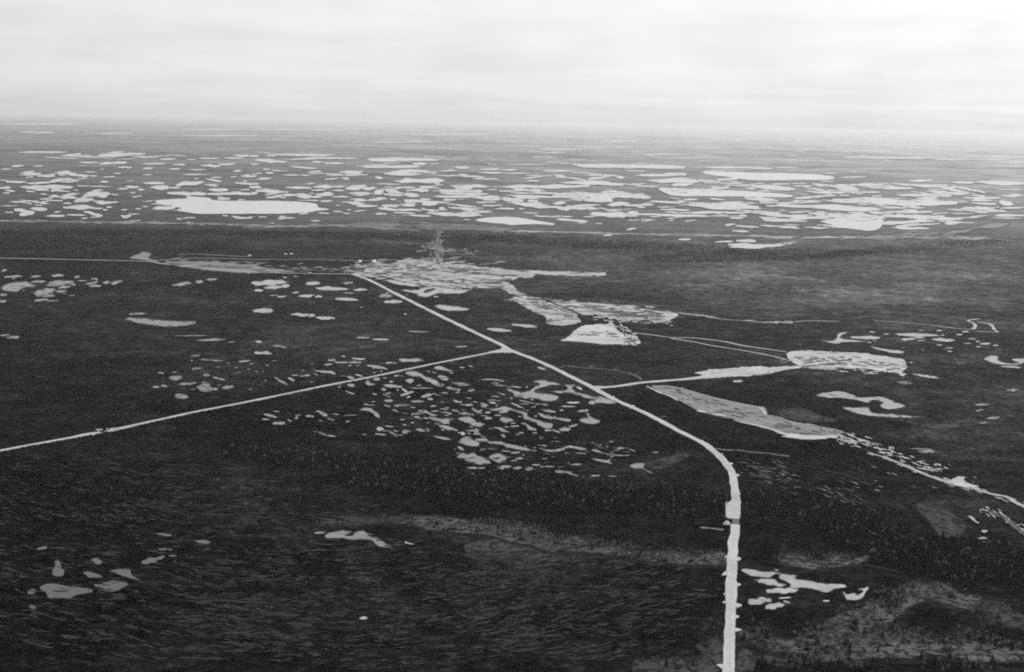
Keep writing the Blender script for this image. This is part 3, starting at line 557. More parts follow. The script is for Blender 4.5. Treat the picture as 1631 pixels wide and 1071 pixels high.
# churned mud, ruts and debris on the sand: (tile, centre line, spread px, count, half length px, half height px, slope)
MUD = [((560,395,8.155), [(150,260),(500,240),(900,260),(1400,290),(1800,320)], 7, 130, 5, .45, .05),
 ((560,395,8.155), [(300,340),(800,390),(1300,440),(1900,450)], 5, 90, 6, .4, .06),
 ((740,395,8.155), [(600,670),(1000,740),(1300,800),(1400,900)], 8, 60, 5, .45, .1),
 ((816,380,3.826), [(300,400),(600,440),(900,470)], 6, 60, 6, .45, .08),
 ((816,380,3.826), [(640,470),(760,470),(880,480)], 4, 40, 6, .6, .05),
 ((816,380,3.826), [(400,590),(520,580),(640,600),(720,620)], 6, 26, 5, .5, .0), ((816,380,3.826), [(690,570),(720,620),(740,640)], 3, 16, 2, .9, .8),
 ((1224,380,3.826), [(180,740),(400,740),(600,760),(800,780)], 7, 60, 6, .45, .04), ((1224,380,3.826), [(200,785),(300,770),(420,765)], 1.5, 16, 8, .35, -.1),
 ((816,560,3.826), [(950,240),(1200,320),(1450,390)], 9, 40, 5, .5, .25), ((1224,560,3.826), [(60,440),(200,480),(400,500)], 6, 24, 6, .5, .2),
 ((0,380,3.826), [(1050,155),(1400,175),(1900,195)], 4, 46, 8, .4, .02), ((1400,250,7.06), [(100,890),(500,880),(800,890)], 4, 30, 9, .5, 0)]

# ------------------------------------------------------------------ helpers
fx, fy, fz = np.array(rt), np.array(up), np.array(fwd)

def ground_at(px, py, z=0.0):
    """The point of the plain that the photograph shows at pixel (px, py)."""
    px, py = np.asarray(px, float), np.asarray(py, float)
    d = fz + ((px - PW / 2) / F)[..., None] * fx - ((py - PH / 2) / F)[..., None] * fy
    dz = np.minimum(d[..., 2], -0.0045)
    t = (ALT - z) / -dz
    return np.stack([d[..., 0] * t, d[..., 1] * t, np.full_like(t, z)], -1)

def pixel_of(p):
    q = np.asarray(p, float) - np.array([0, 0, ALT])
    w = np.maximum(q @ fz, 1.0)
    return PW / 2 + F * (q @ fx) / w, PH / 2 - F * (q @ fy) / w, w

def mesh_obj(name, verts, faces, mat, parent=None, smooth=False):
    me = bpy.data.meshes.new(name)
    me.from_pydata([tuple(map(float, v)) for v in verts], [], [tuple(map(int, f)) for f in faces])
    for m in (mat if isinstance(mat, (list, tuple)) else [mat]):
        me.materials.append(m)
    me.update()
    if smooth:
        me.polygons.foreach_set('use_smooth', [True] * len(me.polygons))
    o = bpy.data.objects.new(name, me)
    C.objects.link(o)
    o.parent = parent
    return o

def tag(o, label=None, cat=None, group=None, kind=None):
    if label: o['label'] = label
    if cat: o['category'] = cat
    if group: o['group'] = group
    if kind: o['kind'] = kind
    return o

def empty(name, loc, rz=0.0):
    o = bpy.data.objects.new(name, None)
    C.objects.link(o)
    o.location = loc
    o.rotation_euler = (0, 0, rz)
    return o

class MB:
    def __init__(self):
        self.v, self.f = [], []
    def add(self, v, f):
        b = len(self.v)
        self.v += [tuple(x) for x in v]
        self.f += [tuple(i + b for i in q) for q in f]
        return self
    def box(self, x0, x1, y0, y1, z0, z1):
        v = [(x, y, z) for z in (z0, z1) for y in (y0, y1) for x in (x0, x1)]
        return self.add(v, [(0, 2, 3, 1), (4, 5, 7, 6), (0, 1, 5, 4), (2, 6, 7, 3), (0, 4, 6, 2), (1, 3, 7, 5)])
    def tube(self, a, b, r0, r1=None, n=6):
        a, b = Vector(a), Vector(b)
        r1 = r0 if r1 is None else r1
        d = (b - a).normalized()
        s = d.orthogonal().normalized()
        t = d.cross(s)
        v = []
        for c, r in ((a, r0), (b, r1)):
            for k in range(n):
                w = 2 * math.pi * k / n
                v.append(c + (s * math.cos(w) + t * math.sin(w)) * r)
        f = [(k, (k + 1) % n, n + (k + 1) % n, n + k) for k in range(n)]
        f += [tuple(range(n - 1, -1, -1)), tuple(range(n, 2 * n))]
        return self.add(v, f)
    def lathe(self, prof, n=20, c=(0, 0)):
        v, f = [], []
        for r, z in prof:
            for k in range(n):
                w = 2 * math.pi * k / n
                v.append((c[0] + r * math.cos(w), c[1] + r * math.sin(w), z))
        for j in range(len(prof) - 1):
            for k in range(n):
                a, b = j * n + k, j * n + (k + 1) % n
                f.append((a, b, b + n, a + n))
        f.append(tuple(range((len(prof) - 1) * n, len(prof) * n)))
        return self.add(v, f)
    def build(self, name, mat, parent=None, smooth=False):
        return mesh_obj(name, self.v, self.f, mat, parent, smooth)

# ------------------------------------------------------------------ materials
def new_mat(name):
    m = bpy.data.materials.new(name)
    m.use_nodes = True
    t = m.node_tree
    b = t.nodes['Principled BSDF']
    return m, t, b

def grey(v):
    return (v, v, v, 1)

def noise_on(t, coord, scale, detail=3, rough=0.55, dist=0.0):
    n = N(t, 'ShaderNodeTexNoise')
    n.inputs['Scale'].default_value = scale
    n.inputs['Detail'].default_value = detail
    n.inputs['Roughness'].default_value = rough
    n.inputs['Distortion'].default_value = dist
    L(t, coord, n.inputs['Vector'])
    return n.outputs['Fac']

def swing(t, fac, amount):
    """A factor round 1 from a noise round 0.5."""
    return M(t, 'ADD', M(t, 'MULTIPLY', M(t, 'SUBTRACT', fac, 0.5), amount * 2), 1.0)

def cover_mat(name, tone, big=0.3, small=0.3, stretch=None, spots=None, rough=1.0, rim=None):
    m, t, b = new_mat(name)
    g = N(t, 'ShaderNodeNewGeometry').outputs['Position']
    v = M(t, 'MULTIPLY', swing(t, noise_on(t, g, 1 / 60, 4), big), swing(t, noise_on(t, g, 1 / 5.0, 3, .65), small))
    if stretch:
        mp = N(t, 'ShaderNodeMapping')
        mp.inputs['Scale'].default_value = stretch[:3]
        mp.inputs['Rotation'].default_value = (0, 0, R(stretch[4]))
        L(t, g, mp.inputs[0])
        v = M(t, 'MULTIPLY', v, swing(t, noise_on(t, mp.outputs[0], 1.0, 4, .6, .5), stretch[3]))
    if spots:
        s = RAMP(t, noise_on(t, g, spots[0], 4, .6, .8), [(spots[1], 1.0), (spots[1] + .06, spots[2])])
        v = M(t, 'MULTIPLY', v, s)
    v = M(t, 'MULTIPLY', v, tone)
    if rim:                                   # moss and scrub creeping in over the margin
        a = N(t, 'ShaderNodeAttribute', attribute_name='rim').outputs['Fac']
        k = M(t, 'ADD', noise_on(t, g, 1 / rim, 5, .7, .4), M(t, 'MULTIPLY', a, .42))
        k = RAMP(t, k, [(.66, 0), (.80, 1)])
        v = M(t, 'ADD', M(t, 'MULTIPLY', v, M(t, 'SUBTRACT', 1.0, k)), M(t, 'MULTIPLY', k, .012))
    L(t, v, b.inputs['Base Color'])
    b.inputs['Roughness'].default_value = rough
    b.inputs['Specular IOR Level'].default_value = 0.1
    return m

def water_mat(name, base, rough, ior, sedge=.62, size=14.0):
    m, t, b = new_mat(name)
    g = N(t, 'ShaderNodeNewGeometry').outputs['Position']
    L(t, M(t, 'MULTIPLY', swing(t, noise_on(t, g, 1 / 40, 4), 1.0), base), b.inputs['Base Color'])
    L(t, M(t, 'MULTIPLY', swing(t, noise_on(t, g, 1 / 90, 3), .8), rough), b.inputs['Roughness'])
    b.inputs['IOR'].default_value = ior
    d = N(t, 'ShaderNodeBsdfDiffuse')
    d.inputs['Color'].default_value = grey(.03)
    rim = N(t, 'ShaderNodeAttribute', attribute_name='rim').outputs['Fac']
    f = RAMP(t, M(t, 'ADD', noise_on(t, g, 1 / size, 6, .68, .6), M(t, 'MULTIPLY', rim, .27 if size < 50 else .2)), [(sedge - .06, .08), (sedge, .30), (sedge + .05, .85)])
    mx = N(t, 'ShaderNodeMixShader')
    L(t, f, mx.inputs[0])
    L(t, b.outputs[0], mx.inputs[1])
    L(t, d.outputs[0], mx.inputs[2])
    L(t, mx.outputs[0], t.nodes['Material Output'].inputs['Surface'])
    return m

TONE = TONES
MAT = {
 'far': water_mat('lake water', WATER['far'], .10, 1.36, .64, 130), 'lake': water_mat('open lake water', WATER['lake'], .08, 1.36, .74, 100),
 'horizon': water_mat('distant water', WATER['far'], .12, 1.36, .64, 400),
 'clear': water_mat('clear bog water', WATER['clear'], .10, 1.34, .63, 22), 'shallow': water_mat('shallow pool water', WATER['shallow'], .14, 1.34, .60, 14),
 'dim': water_mat('brown pool water', WATER['dim'], .16, 1.33, .55, 16), 'peat': water_mat('peat water', WATER['peat'], .12, 1.33, .66, 14),
 'silty': water_mat('silty water', WATER['silty'], .14, 1.34, .62, 8),
 'pad': cover_mat('churned sand', TONE['pad'], .5, .6, (1/150, 1/30, 1, 1.1, 4), (1/60, .53, .22), rim=24),
 'bright': cover_mat('clean sand', TONE['bright'], .35, .45, (1/110, 1/24, 1, .6, -8), (1/60, .60, .5), rim=20),
 'dull': cover_mat('wet sand', TONE['dull'], .5, .6, (1/90, 1/18, 1, .7, -20), (1/22, .60, .5), rim=16),
 'road': cover_mat('road sand', TONE['road'], .3, .3, rim=5), 'side': cover_mat('side road sand', TONE['side'], .3, .35, rim=6),
 'rut': cover_mat('driven sand', TONE['road'] * .93, .25, .3, (1/60, 1/60, 1, .3, 0), rim=6),
 'scrub': cover_mat('scrub', .075, .9, 1.4, None, (1/10, .49, .12), rim=11),
 'scrub_dim': cover_mat('dim scrub', .038, .9, 1.4, None, (1/12, .50, .15), rim=12),
 'mud': cover_mat('mud', .085, .9, 1.2),
 'ridge': cover_mat('ridge moss', .026, .6, 1.0), 'ridge_dim': cover_mat('dim ridge moss', .018, .6, 1.0), 'hollow': cover_mat('wet hollow', .0035, .4, .5),
 'cut': cover_mat('cleared line', .12, .6, .7, None, (1/30, .5, .5), rim=14),
 'dimside': cover_mat('overgrown track', TONE['dimside'], .4, .5, None, (1/14, .52, .3), rim=7),
 'dark': cover_mat('shaded peat channel', .004, .3, .3), 'islet': cover_mat('islet moss', .024, .3, .3),  # channel tone has the shade of banks and trees put in
 'spruce': cover_mat('spruce needles', TONE['spruce'], .3, .5), 'birch': cover_mat('birch leaves', TONE['birch'], .35, .5),
 'bark': cover_mat('bark', .05, .2, .3),
 'white': cover_mat('white paint', .82, .04, .05, rough=.5), 'steel': cover_mat('pale steel', .5, .1, .1, rough=.5),
 'timber': cover_mat('weathered timber', .13, .3, .4), 'rail': cover_mat('dark timber', .03, .2, .3), 'rubber': cover_mat('rubber', .02, .1, .1),
 'glass': cover_mat('dark glass', .03, .05, .05, rough=.2),
}

def ground_mat():
    m, t, b = new_mat('bog')
    g = N(t, 'ShaderNodeNewGeometry').outputs['Position']
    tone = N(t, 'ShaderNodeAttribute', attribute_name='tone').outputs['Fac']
    strw = N(t, 'ShaderNodeAttribute', attribute_name='strings').outputs['Fac']
    v = M(t, 'MULTIPLY', RAMP(t, noise_on(t, g, 1 / 330, 6, .62, .5), [(.30, .55), (.48, .88), (.60, 1.35), (.72, 1.9)]),
          RAMP(t, noise_on(t, g, 1 / 45, 6, .72, .3), [(.30, .35), (.46, .8), (.56, 1.25), (.68, 2.3)]))
    v = M(t, 'MULTIPLY', v, RAMP(t, noise_on(t, g, 1 / 9.0, 4, .75), [(.30, .25), (.48, .8), (.58, 1.4), (.72, 2.6)]))
    # wavy ridges and wet hollows of the string bog
    def ripple(length, width, warp, amp, angle):
        wn = N(t, 'ShaderNodeTexNoise')
        wn.inputs['Scale'].default_value = 1 / warp
        wn.inputs['Detail'].default_value = 2
        L(t, g, wn.inputs['Vector'])
        off = N(t, 'ShaderNodeVectorMath', operation='MULTIPLY_ADD')
        L(t, wn.outputs['Color'], off.inputs[0])
        off.inputs[1].default_value = (amp * .4, amp, 0)
        L(t, g, off.inputs[2])
        mp = N(t, 'ShaderNodeMapping')
        mp.inputs['Scale'].default_value = (1 / length, 1 / width, 0)
        mp.inputs['Rotation'].default_value = (0, 0, R(angle))
        L(t, off.outputs[0], mp.inputs[0])
        return noise_on(t, mp.outputs[0], 1.0, 1.5, .5, .2)
    ra = RAMP(t, ripple(40, 19, 130, 120, 5), [(.30, 1.5), (.40, .85), (.455, .75), (.48, .25), (.515, .25), (.54, .9), (.60, 1.5), (.66, 2.7)])
    rb = RAMP(t, ripple(30, 13, 170, 120, -10), [(.38, .6), (.47, .9), (.50, .45), (.53, 1.0), (.64, 1.7)])
    ridge = M(t, 'MULTIPLY', ra, rb)
    v = M(t, 'MULTIPLY', v, M(t, 'ADD', M(t, 'MULTIPLY', M(t, 'SUBTRACT', ridge, 1.0), strw), 1.0))
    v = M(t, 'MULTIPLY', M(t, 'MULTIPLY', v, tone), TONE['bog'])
    L(t, v, b.inputs['Base Color'])
    b.inputs['Roughness'].default_value = 1.0
    b.inputs['Specular IOR Level'].default_value = 0.0
    # lake country far out: uncounted small water, also lightening the distance in place of haze
    wet = N(t, 'ShaderNodeAttribute', attribute_name='wet').outputs['Fac']
    cut = M(t, 'MULTIPLY', swing(t, noise_on(t, g, 1 / 700, 5, .65, .4), 1.3), swing(t, noise_on(t, g, 1 / 4000, 3), .9))
    cut = M(t, 'MULTIPLY', cut, wet, clamp=True)
    wb = N(t, 'ShaderNodeBsdfPrincipled')
    wb.inputs['Base Color'].default_value = grey(.2)
    wb.inputs['Roughness'].default_value = .15
    wb.inputs['IOR'].default_value = 1.36
    mx = N(t, 'ShaderNodeMixShader')
    L(t, cut, mx.inputs[0])
    L(t, b.outputs[0], mx.inputs[1])
    L(t, wb.outputs[0], mx.inputs[2])
    L(t, mx.outputs[0], t.nodes['Material Output'].inputs['Surface'])
    return m

# ------------------------------------------------------------------ the plain
def veg_value(px, py, blobs):
    out = np.zeros_like(px)
    for b in blobs:
        x, y, rx, ry = b[:4]
        sl, w = (b[4], b[5]) if len(b) > 5 else (0, b[4])
        out += w * np.exp(-(((px - x) / rx) ** 2 + ((py - y - sl * (px - x)) / ry) ** 2) ** 1.3)
    return out

def build_ground():
    rows = np.concatenate([[150, 300, 500, 700, 850, 950], ALT / np.tan(np.arctan((np.arange(1120, 204, -3.0) - 196) / F)),
                           ALT / np.tan(np.arctan((np.array([203, 202, 201, 200.0]) - 196) / F)), [200000.0]])
    ang = np.concatenate([np.arange(-180, -26, 7.0), np.arange(-26, 26.01, 0.14), np.arange(33, 180, 7.0)])
    ang = np.radians(ang)
    rr, aa = np.meshgrid(rows, ang, indexing='ij')
    P = np.stack([rr * np.sin(aa), rr * np.cos(aa), np.zeros_like(rr)], -1).reshape(-1, 3)
    px, py, w = pixel_of(P)
    vis = (w > 10) & (np.abs(px - PW / 2) < 1500) & (np.abs(py - PH / 2) < 900)
    tone = np.ones(len(P))
    tone[vis] = (1 + veg_value(px[vis], py[vis], BROAD)) * np.clip(1 + veg_value(px[vis], py[vis], VEG_VIGNETTE), .2, 9)
    stg = np.full(len(P), .15)
    stg[vis] += veg_value(px[vis], py[vis], STRINGS)
    dist = np.linalg.norm(P, axis=1)
    wet = np.interp(dist, [5900, 7500, 11000, 18000, 32000, 60000], [0, .16, .29, .40, .55, .64]) * (1 + 1.0 * P[:, 0] / (dist + 1))  # grows with distance and to the right, partly replacing haze
    nr, na = rr.shape
    i, j = np.meshgrid(np.arange(nr - 1), np.arange(na), indexing='ij')
    k = (j + 1) % na
    fa = np.stack([i * na + j, i * na + k, (i + 1) * na + k, (i + 1) * na + j], -1).reshape(-1, 4)[:, ::-1]
    P = np.concatenate([P, [[0, 0, 0]]])
    tone, stg, wet = np.append(tone, 1), np.append(stg, .3), np.append(wet, 0)
    fan = [(len(P) - 1, int((q + 1) % na), int(q)) for q in range(na)]
    me = bpy.data.meshes.new('ground')
    me.from_pydata(P.tolist(), [], fa.tolist() + fan)
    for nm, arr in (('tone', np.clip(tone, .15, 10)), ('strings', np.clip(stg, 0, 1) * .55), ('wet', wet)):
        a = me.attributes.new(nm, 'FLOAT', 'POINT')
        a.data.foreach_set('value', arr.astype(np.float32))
    me.materials.append(ground_mat())
    me.update()
    o = bpy.data.objects.new('ground', me)
    C.objects.link(o)
    tag(o, 'flat dark bog plain reaching to the hazy horizon', 'ground', None, 'structure')

build_ground()

# ------------------------------------------------------------------ outlines
def catmull(pts, n, closed=True):
    pts = np.asarray(pts, float)
    m = len(pts)
    out = []
    for i in range(m if closed else m - 1):
        if closed:
            p0, p1, p2, p3 = pts[i - 1], pts[i], pts[(i + 1) % m], pts[(i + 2) % m]
        else:
            p0, p1, p2, p3 = pts[max(i - 1, 0)], pts[i], pts[i + 1], pts[min(i + 2, m - 1)]
        for k in range(n):
            u = k / n
            out.append(.5 * (2 * p1 + (p2 - p0) * u + (2 * p0 - 5 * p1 + 4 * p2 - p3) * u * u + (3 * p1 - p0 - 3 * p2 + p3) * u ** 3))
    if not closed:
        out.append(pts[-1])
    return np.array(out)

def lens(cx, cy, hw, hh, slope=0.0):
    n = int(np.clip(16 + hw * 1.2, 22, 64))
    th = np.arange(n) / n * 2 * np.pi
    k = rng.uniform(.0, .45)
    s, c = np.sin(th), np.cos(th)
    rag = 1 + sum(rng.normal(0, .20 / (h ** .6)) * np.cos(h * th + rng.uniform(0, 6.28)) for h in range(2, 9))
    rag = np.clip(rag, .55, 1.6)
    rag += np.convolve(rng.normal(0, .10, n), [.3, .4, .3], 'same')
    skew = rng.normal(0, .22)
    x = hw * c * (1 + .35 * (rag - 1)) + hw * skew * s
    y = hh * np.sign(s) * np.abs(s) ** (1 + k) * rag + hh * rng.normal(0, .25) * c ** 2 * np.sign(c)
    return np.stack([cx + x, cy + y + slope * x], -1)

def rough_up(pts, amp):
    d = np.roll(pts, -1, 0) - np.roll(pts, 1, 0)
    nrm = np.stack([-d[:, 1], d[:, 0]], -1) / (np.linalg.norm(d, axis=1, keepdims=True) + 1e-6)
    a = rng.normal(0, 1, len(pts))
    c = np.convolve(np.tile(rng.normal(0, 1, len(pts)), 3), np.ones(5) / 2.2, 'same')[len(pts):2 * len(pts)]
    a = a * .6 + c * .9
    return pts + nrm * a[:, None] * amp * np.array([1.0, .55])

pools = []
for x0, y0, s, E, P, kind in TILES:
    for e in E:
        sl = e[4] if len(e) > 4 else 0.0
        pts = lens(x0 + e[0] / s, y0 + e[1] / s, e[2] / s, e[3] / s, sl)
        vary = rng.uniform()
        pools.append(('dim' if kind in ('shallow', 'clear') and vary < .22 else 'silty' if kind == 'shallow' and vary > .93 else kind, pts))
    for p in P:
        q = np.array(p, float) / s + np.array([x0, y0])
        per = np.linalg.norm(q - np.roll(q, 1, 0), axis=1).sum()
        q = rough_up(catmull(q, int(np.clip(per / len(q) / 1.1, 3, 9))), .42 if kind not in ('lake', 'far') else .22)
        pools.append((kind, q))
# a scatter of small unnamed hollows between the traced ones
def scatter(cx, cy, rx, ry, n, hw, hh, slope, kind):
    for _ in range(n):
        a, r = rng.uniform(0, 6.28), math.sqrt(rng.uniform(0, 1))
        w = hw * rng.uniform(.4, 1.3)
        x, y = cx + rx * r * math.cos(a), cy + ry * r * math.sin(a)
        pools.append((kind, lens(x, y, w, hh * rng.uniform(.5, 1.3), slope + rng.normal(0, .06))))
for a in SCATTER: scatter(*a)

def ringed(p, out, wd, step):
    """An outline filled with a fine mesh; rim runs from 1 on the border to 0 at wd pixels inside."""
    d = np.roll(p, -1, 0) - np.roll(p, 1, 0)
    x, y = p[:, 0], p[:, 1]
    sg = np.sign(np.dot(x, np.roll(y, -1)) - np.dot(y, np.roll(x, -1)))
    nrm = sg * np.stack([d[:, 1], -d[:, 0]], -1) / (np.linalg.norm(d, axis=1, keepdims=True) + 1e-6)
    p = p + (nrm + np.roll(nrm, 1, 0) + np.roll(nrm, -1, 0)) / 3 * out
    lo, hi = p.min(0), p.max(0)
    gx, gy = np.meshgrid(np.arange(lo[0], hi[0], step * 1.6), np.arange(lo[1], hi[1], step))
    g = np.stack([gx.ravel(), gy.ravel()], -1) + rng.uniform(-.2, .2, (gx.size, 2)) * step
    a, b_ = p, np.roll(p, -1, 0)
    ins = np.zeros(len(g), bool)
    dist = np.full(len(g), 1e9)
    for u, w in zip(a, b_):
        ins ^= ((u[1] > g[:, 1]) != (w[1] > g[:, 1])) & (g[:, 0] < (w[0] - u[0]) * (g[:, 1] - u[1]) / (w[1] - u[1] + 1e-12) + u[0])
        e = w - u
        t_ = np.clip(((g - u) @ e) / (e @ e + 1e-12), 0, 1)
        dist = np.minimum(dist, np.linalg.norm(g - (u + t_[:, None] * e), axis=1))
    g = g[ins & (dist > step * .35)]
    vs, _, fs, _, _, _ = delaunay_2d_cdt([Vector(q) for q in np.concatenate([p, g]).tolist()], [], [list(range(len(p)))], 1, 1e-5, False)
    q = np.array([tuple(v) for v in vs])
    dist = np.full(len(q), 1e9)
    for u, w in zip(a, b_):
        e = w - u
        t_ = np.clip(((q - u) @ e) / (e @ e + 1e-12), 0, 1)
        dist = np.minimum(dist, np.linalg.norm(q - (u + t_[:, None] * e), axis=1))
    # image rows run downwards: turn the faces so that they look up
    fs = [tuple(f) for f in fs]
    m = np.array([q[list(f)].mean(0) for f in fs])
    keep = np.zeros(len(m), bool)
    for u, w in zip(a, b_):
        keep ^= ((u[1] > m[:, 1]) != (w[1] > m[:, 1])) & (m[:, 0] < (w[0] - u[0]) * (m[:, 1] - u[1]) / (w[1] - u[1] + 1e-12) + u[0])
    fs = [f for f, k in zip(fs, keep) if k]
    k = fs[0]
    v1, v2 = q[k[1]] - q[k[0]], q[k[2]] - q[k[0]]
    if v1[0] * v2[1] - v1[1] * v2[0] > 0:
        fs = [f[::-1] for f in fs]
    return q, fs, np.clip(1 - dist / wd, 0, 1).tolist()

def set_rim(o, vals):
    a = o.data.attributes.new('rim', 'FLOAT', 'POINT')
    a.data.foreach_set('value', np.asarray(vals, np.float32))

def area(p):
    x, y = p[:, 0], p[:, 1]
    return abs(np.dot(x, np.roll(y, -1)) - np.dot(y, np.roll(x, -1))) / 2

pools = [(k, p, area(np.clip(p, [0, 0], [PW, PH]))) for k, p in pools]
pools = [q for q in pools if q[2] > .4]
pools.sort(key=lambda q: -q[1][:, 1].mean())
big = set(sorted(range(len(pools)), key=lambda i: -pools[i][2])[:290])
WHERE = [
 (lambda x, y: y < 260, 'faint pale lake strip close to the hazy horizon', 'lakes near the horizon'),
 (lambda x, y: y < 362 and x < 240, 'pale lens of water in the lake field at the far left', 'lakes at the far left'),
 (lambda x, y: y < 362 and x < 560, 'pale lens of water around the big oval lake', 'lakes around the oval lake'),
 (lambda x, y: y < 362 and x < 900, 'pale lens of water in the lake field behind the mast', 'lakes behind the mast'),
 (lambda x, y: y < 362 and x < 1200, 'long pale lake in the far field right of the cut line', 'lakes right of the cut line'),
 (lambda x, y: y < 375, 'long pale lake in the far field toward the right edge', 'lakes at the far right'),
 (lambda x, y: y < 402, 'pale streak of water on the dark plain below the river bank', 'streaks of water below the river bank'),
 (lambda x, y: y < 500 and x < 205, 'ragged pale pool in the bog below the western road', 'pools below the western road'),
 (lambda x, y: y < 520 and x < 640, 'small pale pool between the western road and the side road', 'pools west of the main road'),
 (lambda x, y: y < 560 and x < 900, 'pale pool beside the upper main road', 'pools by the upper main road'),
 (lambda x, y: x > 1180 and y < 580, 'pale pool north of the long sand clearing', 'pools north of the long clearing'),
 (lambda x, y: x > 1180 and y < 880, 'pool in the bog at the right between clearing and corner', 'pools at the right'),
 (lambda x, y: x > 1170, 'bright pool beside the near straight road', 'pools beside the near road'),
 (lambda x, y: y > 820 and x < 420, 'dim grey pool in the dark bog at the lower left', 'pools at the lower left'),
 (lambda x, y: y > 820, 'small pool in the ridged bog at the bottom', 'pools at the bottom'),
 (lambda x, y: x < 400, 'small grey pool above the side road', 'pools above the side road'),
 (lambda x, y: x < 650 and y < 620, 'thin pale pool just above the side road', 'pools just above the side road'),
 (lambda x, y: x < 600, 'small grey pool below the side road', 'pools below the side road'),
 (lambda x, y: y < 700, 'pale pool in the cluster inside the road fork', 'pools inside the road fork'),
 (lambda x, y: True, 'ragged pale pool at the foot of the cluster', 'pools at the foot of the cluster')]
NAMED = [((375, 330), 'big oval pale lake, largest in the far field'), ((820, 352), 'pointed bright lake just behind the river bank'),
 ((1225, 281), 'long straight pale lake near the far right horizon'), ((1155, 306), 'long flat lake with rounded left tip, right of centre'),
 ((250, 514), 'single banana shaped pale lake alone in the left bog'), ((720, 491), 'smooth pale oval pool right of the upper main road'),
 ((670, 463), 'forked wavy pond touching the big sand clearing'), ((1370, 638), 'ragged pond with an island south of the long clearing'),
 ((1605, 575), 'ring shaped pond at the right edge'), ((1240, 925), 'largest bright pond beside the near straight road'),
 ((98, 942), 'largest dim grey pond at the lower left'), ((178, 935), 'round grey pond next to the largest dim one'),
 ((565, 858), 'bright ragged pond alone in the lower bog'), ((845, 627), 'large Y shaped pond inside the road fork'),
 ((938, 669), 'pointed pond with a thin tail below the fork'), ((677, 600), 'broad diagonal pond touching the side road')]
wv, wf, wmi, wrim = [], [], [], []
wmats = ['far', 'lake', 'horizon', 'clear', 'shallow', 'dim', 'peat', 'silty']
named_used = set()
for i, (kind, pts, ar) in enumerate(pools):
    z = .22 + .002 * i
    if kind == 'islet':
        g = ground_at(pts[:, 0], pts[:, 1], z + .5)
        o = mesh_obj('islet', g, [range(len(g))], MAT['islet'])
        tag(o, 'small dark islet in the forked wavy pond', 'islet', None, 'structure')
        continue
    per = np.linalg.norm(pts - np.roll(pts, 1, 0), axis=1).sum()
    thick = 2 * ar / (per + 1e-6)
    q, fq, rq = ringed(pts, min(.55, .25 * thick), float(np.clip(.4 * thick, .25, 1.9)), float(np.clip(.3 * thick, .4, 1.6)))
    g = ground_at(q[:, 0], q[:, 1], z)
    cx, cy = pts.mean(0)
    if i not in big:
        b = len(wv)
        wv += [tuple(w) for w in g]
        wf += [tuple(k + b for k in face) for face in fq]
        wmi += [wmats.index(kind)] * len(fq)
        wrim += rq
        continue
    name = 'lake' if kind in ('far', 'lake', 'horizon') else 'pond'
    c0 = g.mean(0)
    o = mesh_obj(name, g - c0, fq, MAT[kind])
    o.location = c0
    set_rim(o, rq)
    lab = grp = None
    for k, ((nx, ny), t_) in enumerate(NAMED):
        if k not in named_used and abs(cx - nx) < 22 and abs(cy - ny) < 9 and ar > 60:
            lab = t_
            named_used.add(k)
            break
    if not lab:
        for test, lab, grp in WHERE:
            if test(cx, cy):
                break
    tag(o, lab, name, grp, 'structure')
o = mesh_obj('pools', wv, wf, [MAT[k] for k in wmats])
o.data.polygons.foreach_set('material_index', wmi)
set_rim(o, wrim)
tag(o, 'countless tiny pools strewn over the bog', 'pools', None, 'stuff')

# ------------------------------------------------------------------ sand pads
for i, (name, tone, label, parts) in enumerate(PADS):
    q = np.concatenate([np.array(p, float) / s + np.array([x0, y0]) for x0, y0, s, p in parts])
    q = rough_up(catmull(q, 9 if tone != 'rut' else 2), .9 if tone != 'rut' else .2)
    z = .62 + .03 * i if tone != 'rut' else 1.47
    q, f, rq = ringed(q, .4, 2.2 if tone != 'rut' else .8, 1.3)
    v = ground_at(q[:, 0], q[:, 1], z)
    v[:, 2] -= np.array(rq) ** 3 * (.5 if tone != 'rut' else 1.2)     # the sheet thins out toward its margin
    c0 = np.array([*v.mean(0)[:2], 0])
    o = mesh_obj(name, v - c0, f, MAT[tone])
    o.location = c0
    set_rim(o, rq)
    tag(o, label, name.replace('_', ' '), None, 'structure')

for i, (tone, label, (x0, y0, s), p) in enumerate(SCRUB):
    q = rough_up(catmull(np.array(p, float) / s + np.array([x0, y0]), 6), .8)
    q, f, rq = ringed(q, 1.5, 5.5, 1.8)
    v = ground_at(q[:, 0], q[:, 1], .12 + .005 * i)
    c0 = np.array([*v.mean(0)[:2], 0])
    o = mesh_obj('scrub', v - c0, f, MAT[tone])
    o.location = c0
    set_rim(o, rq)
    tag(o, label, 'scrub', None, 'stuff')

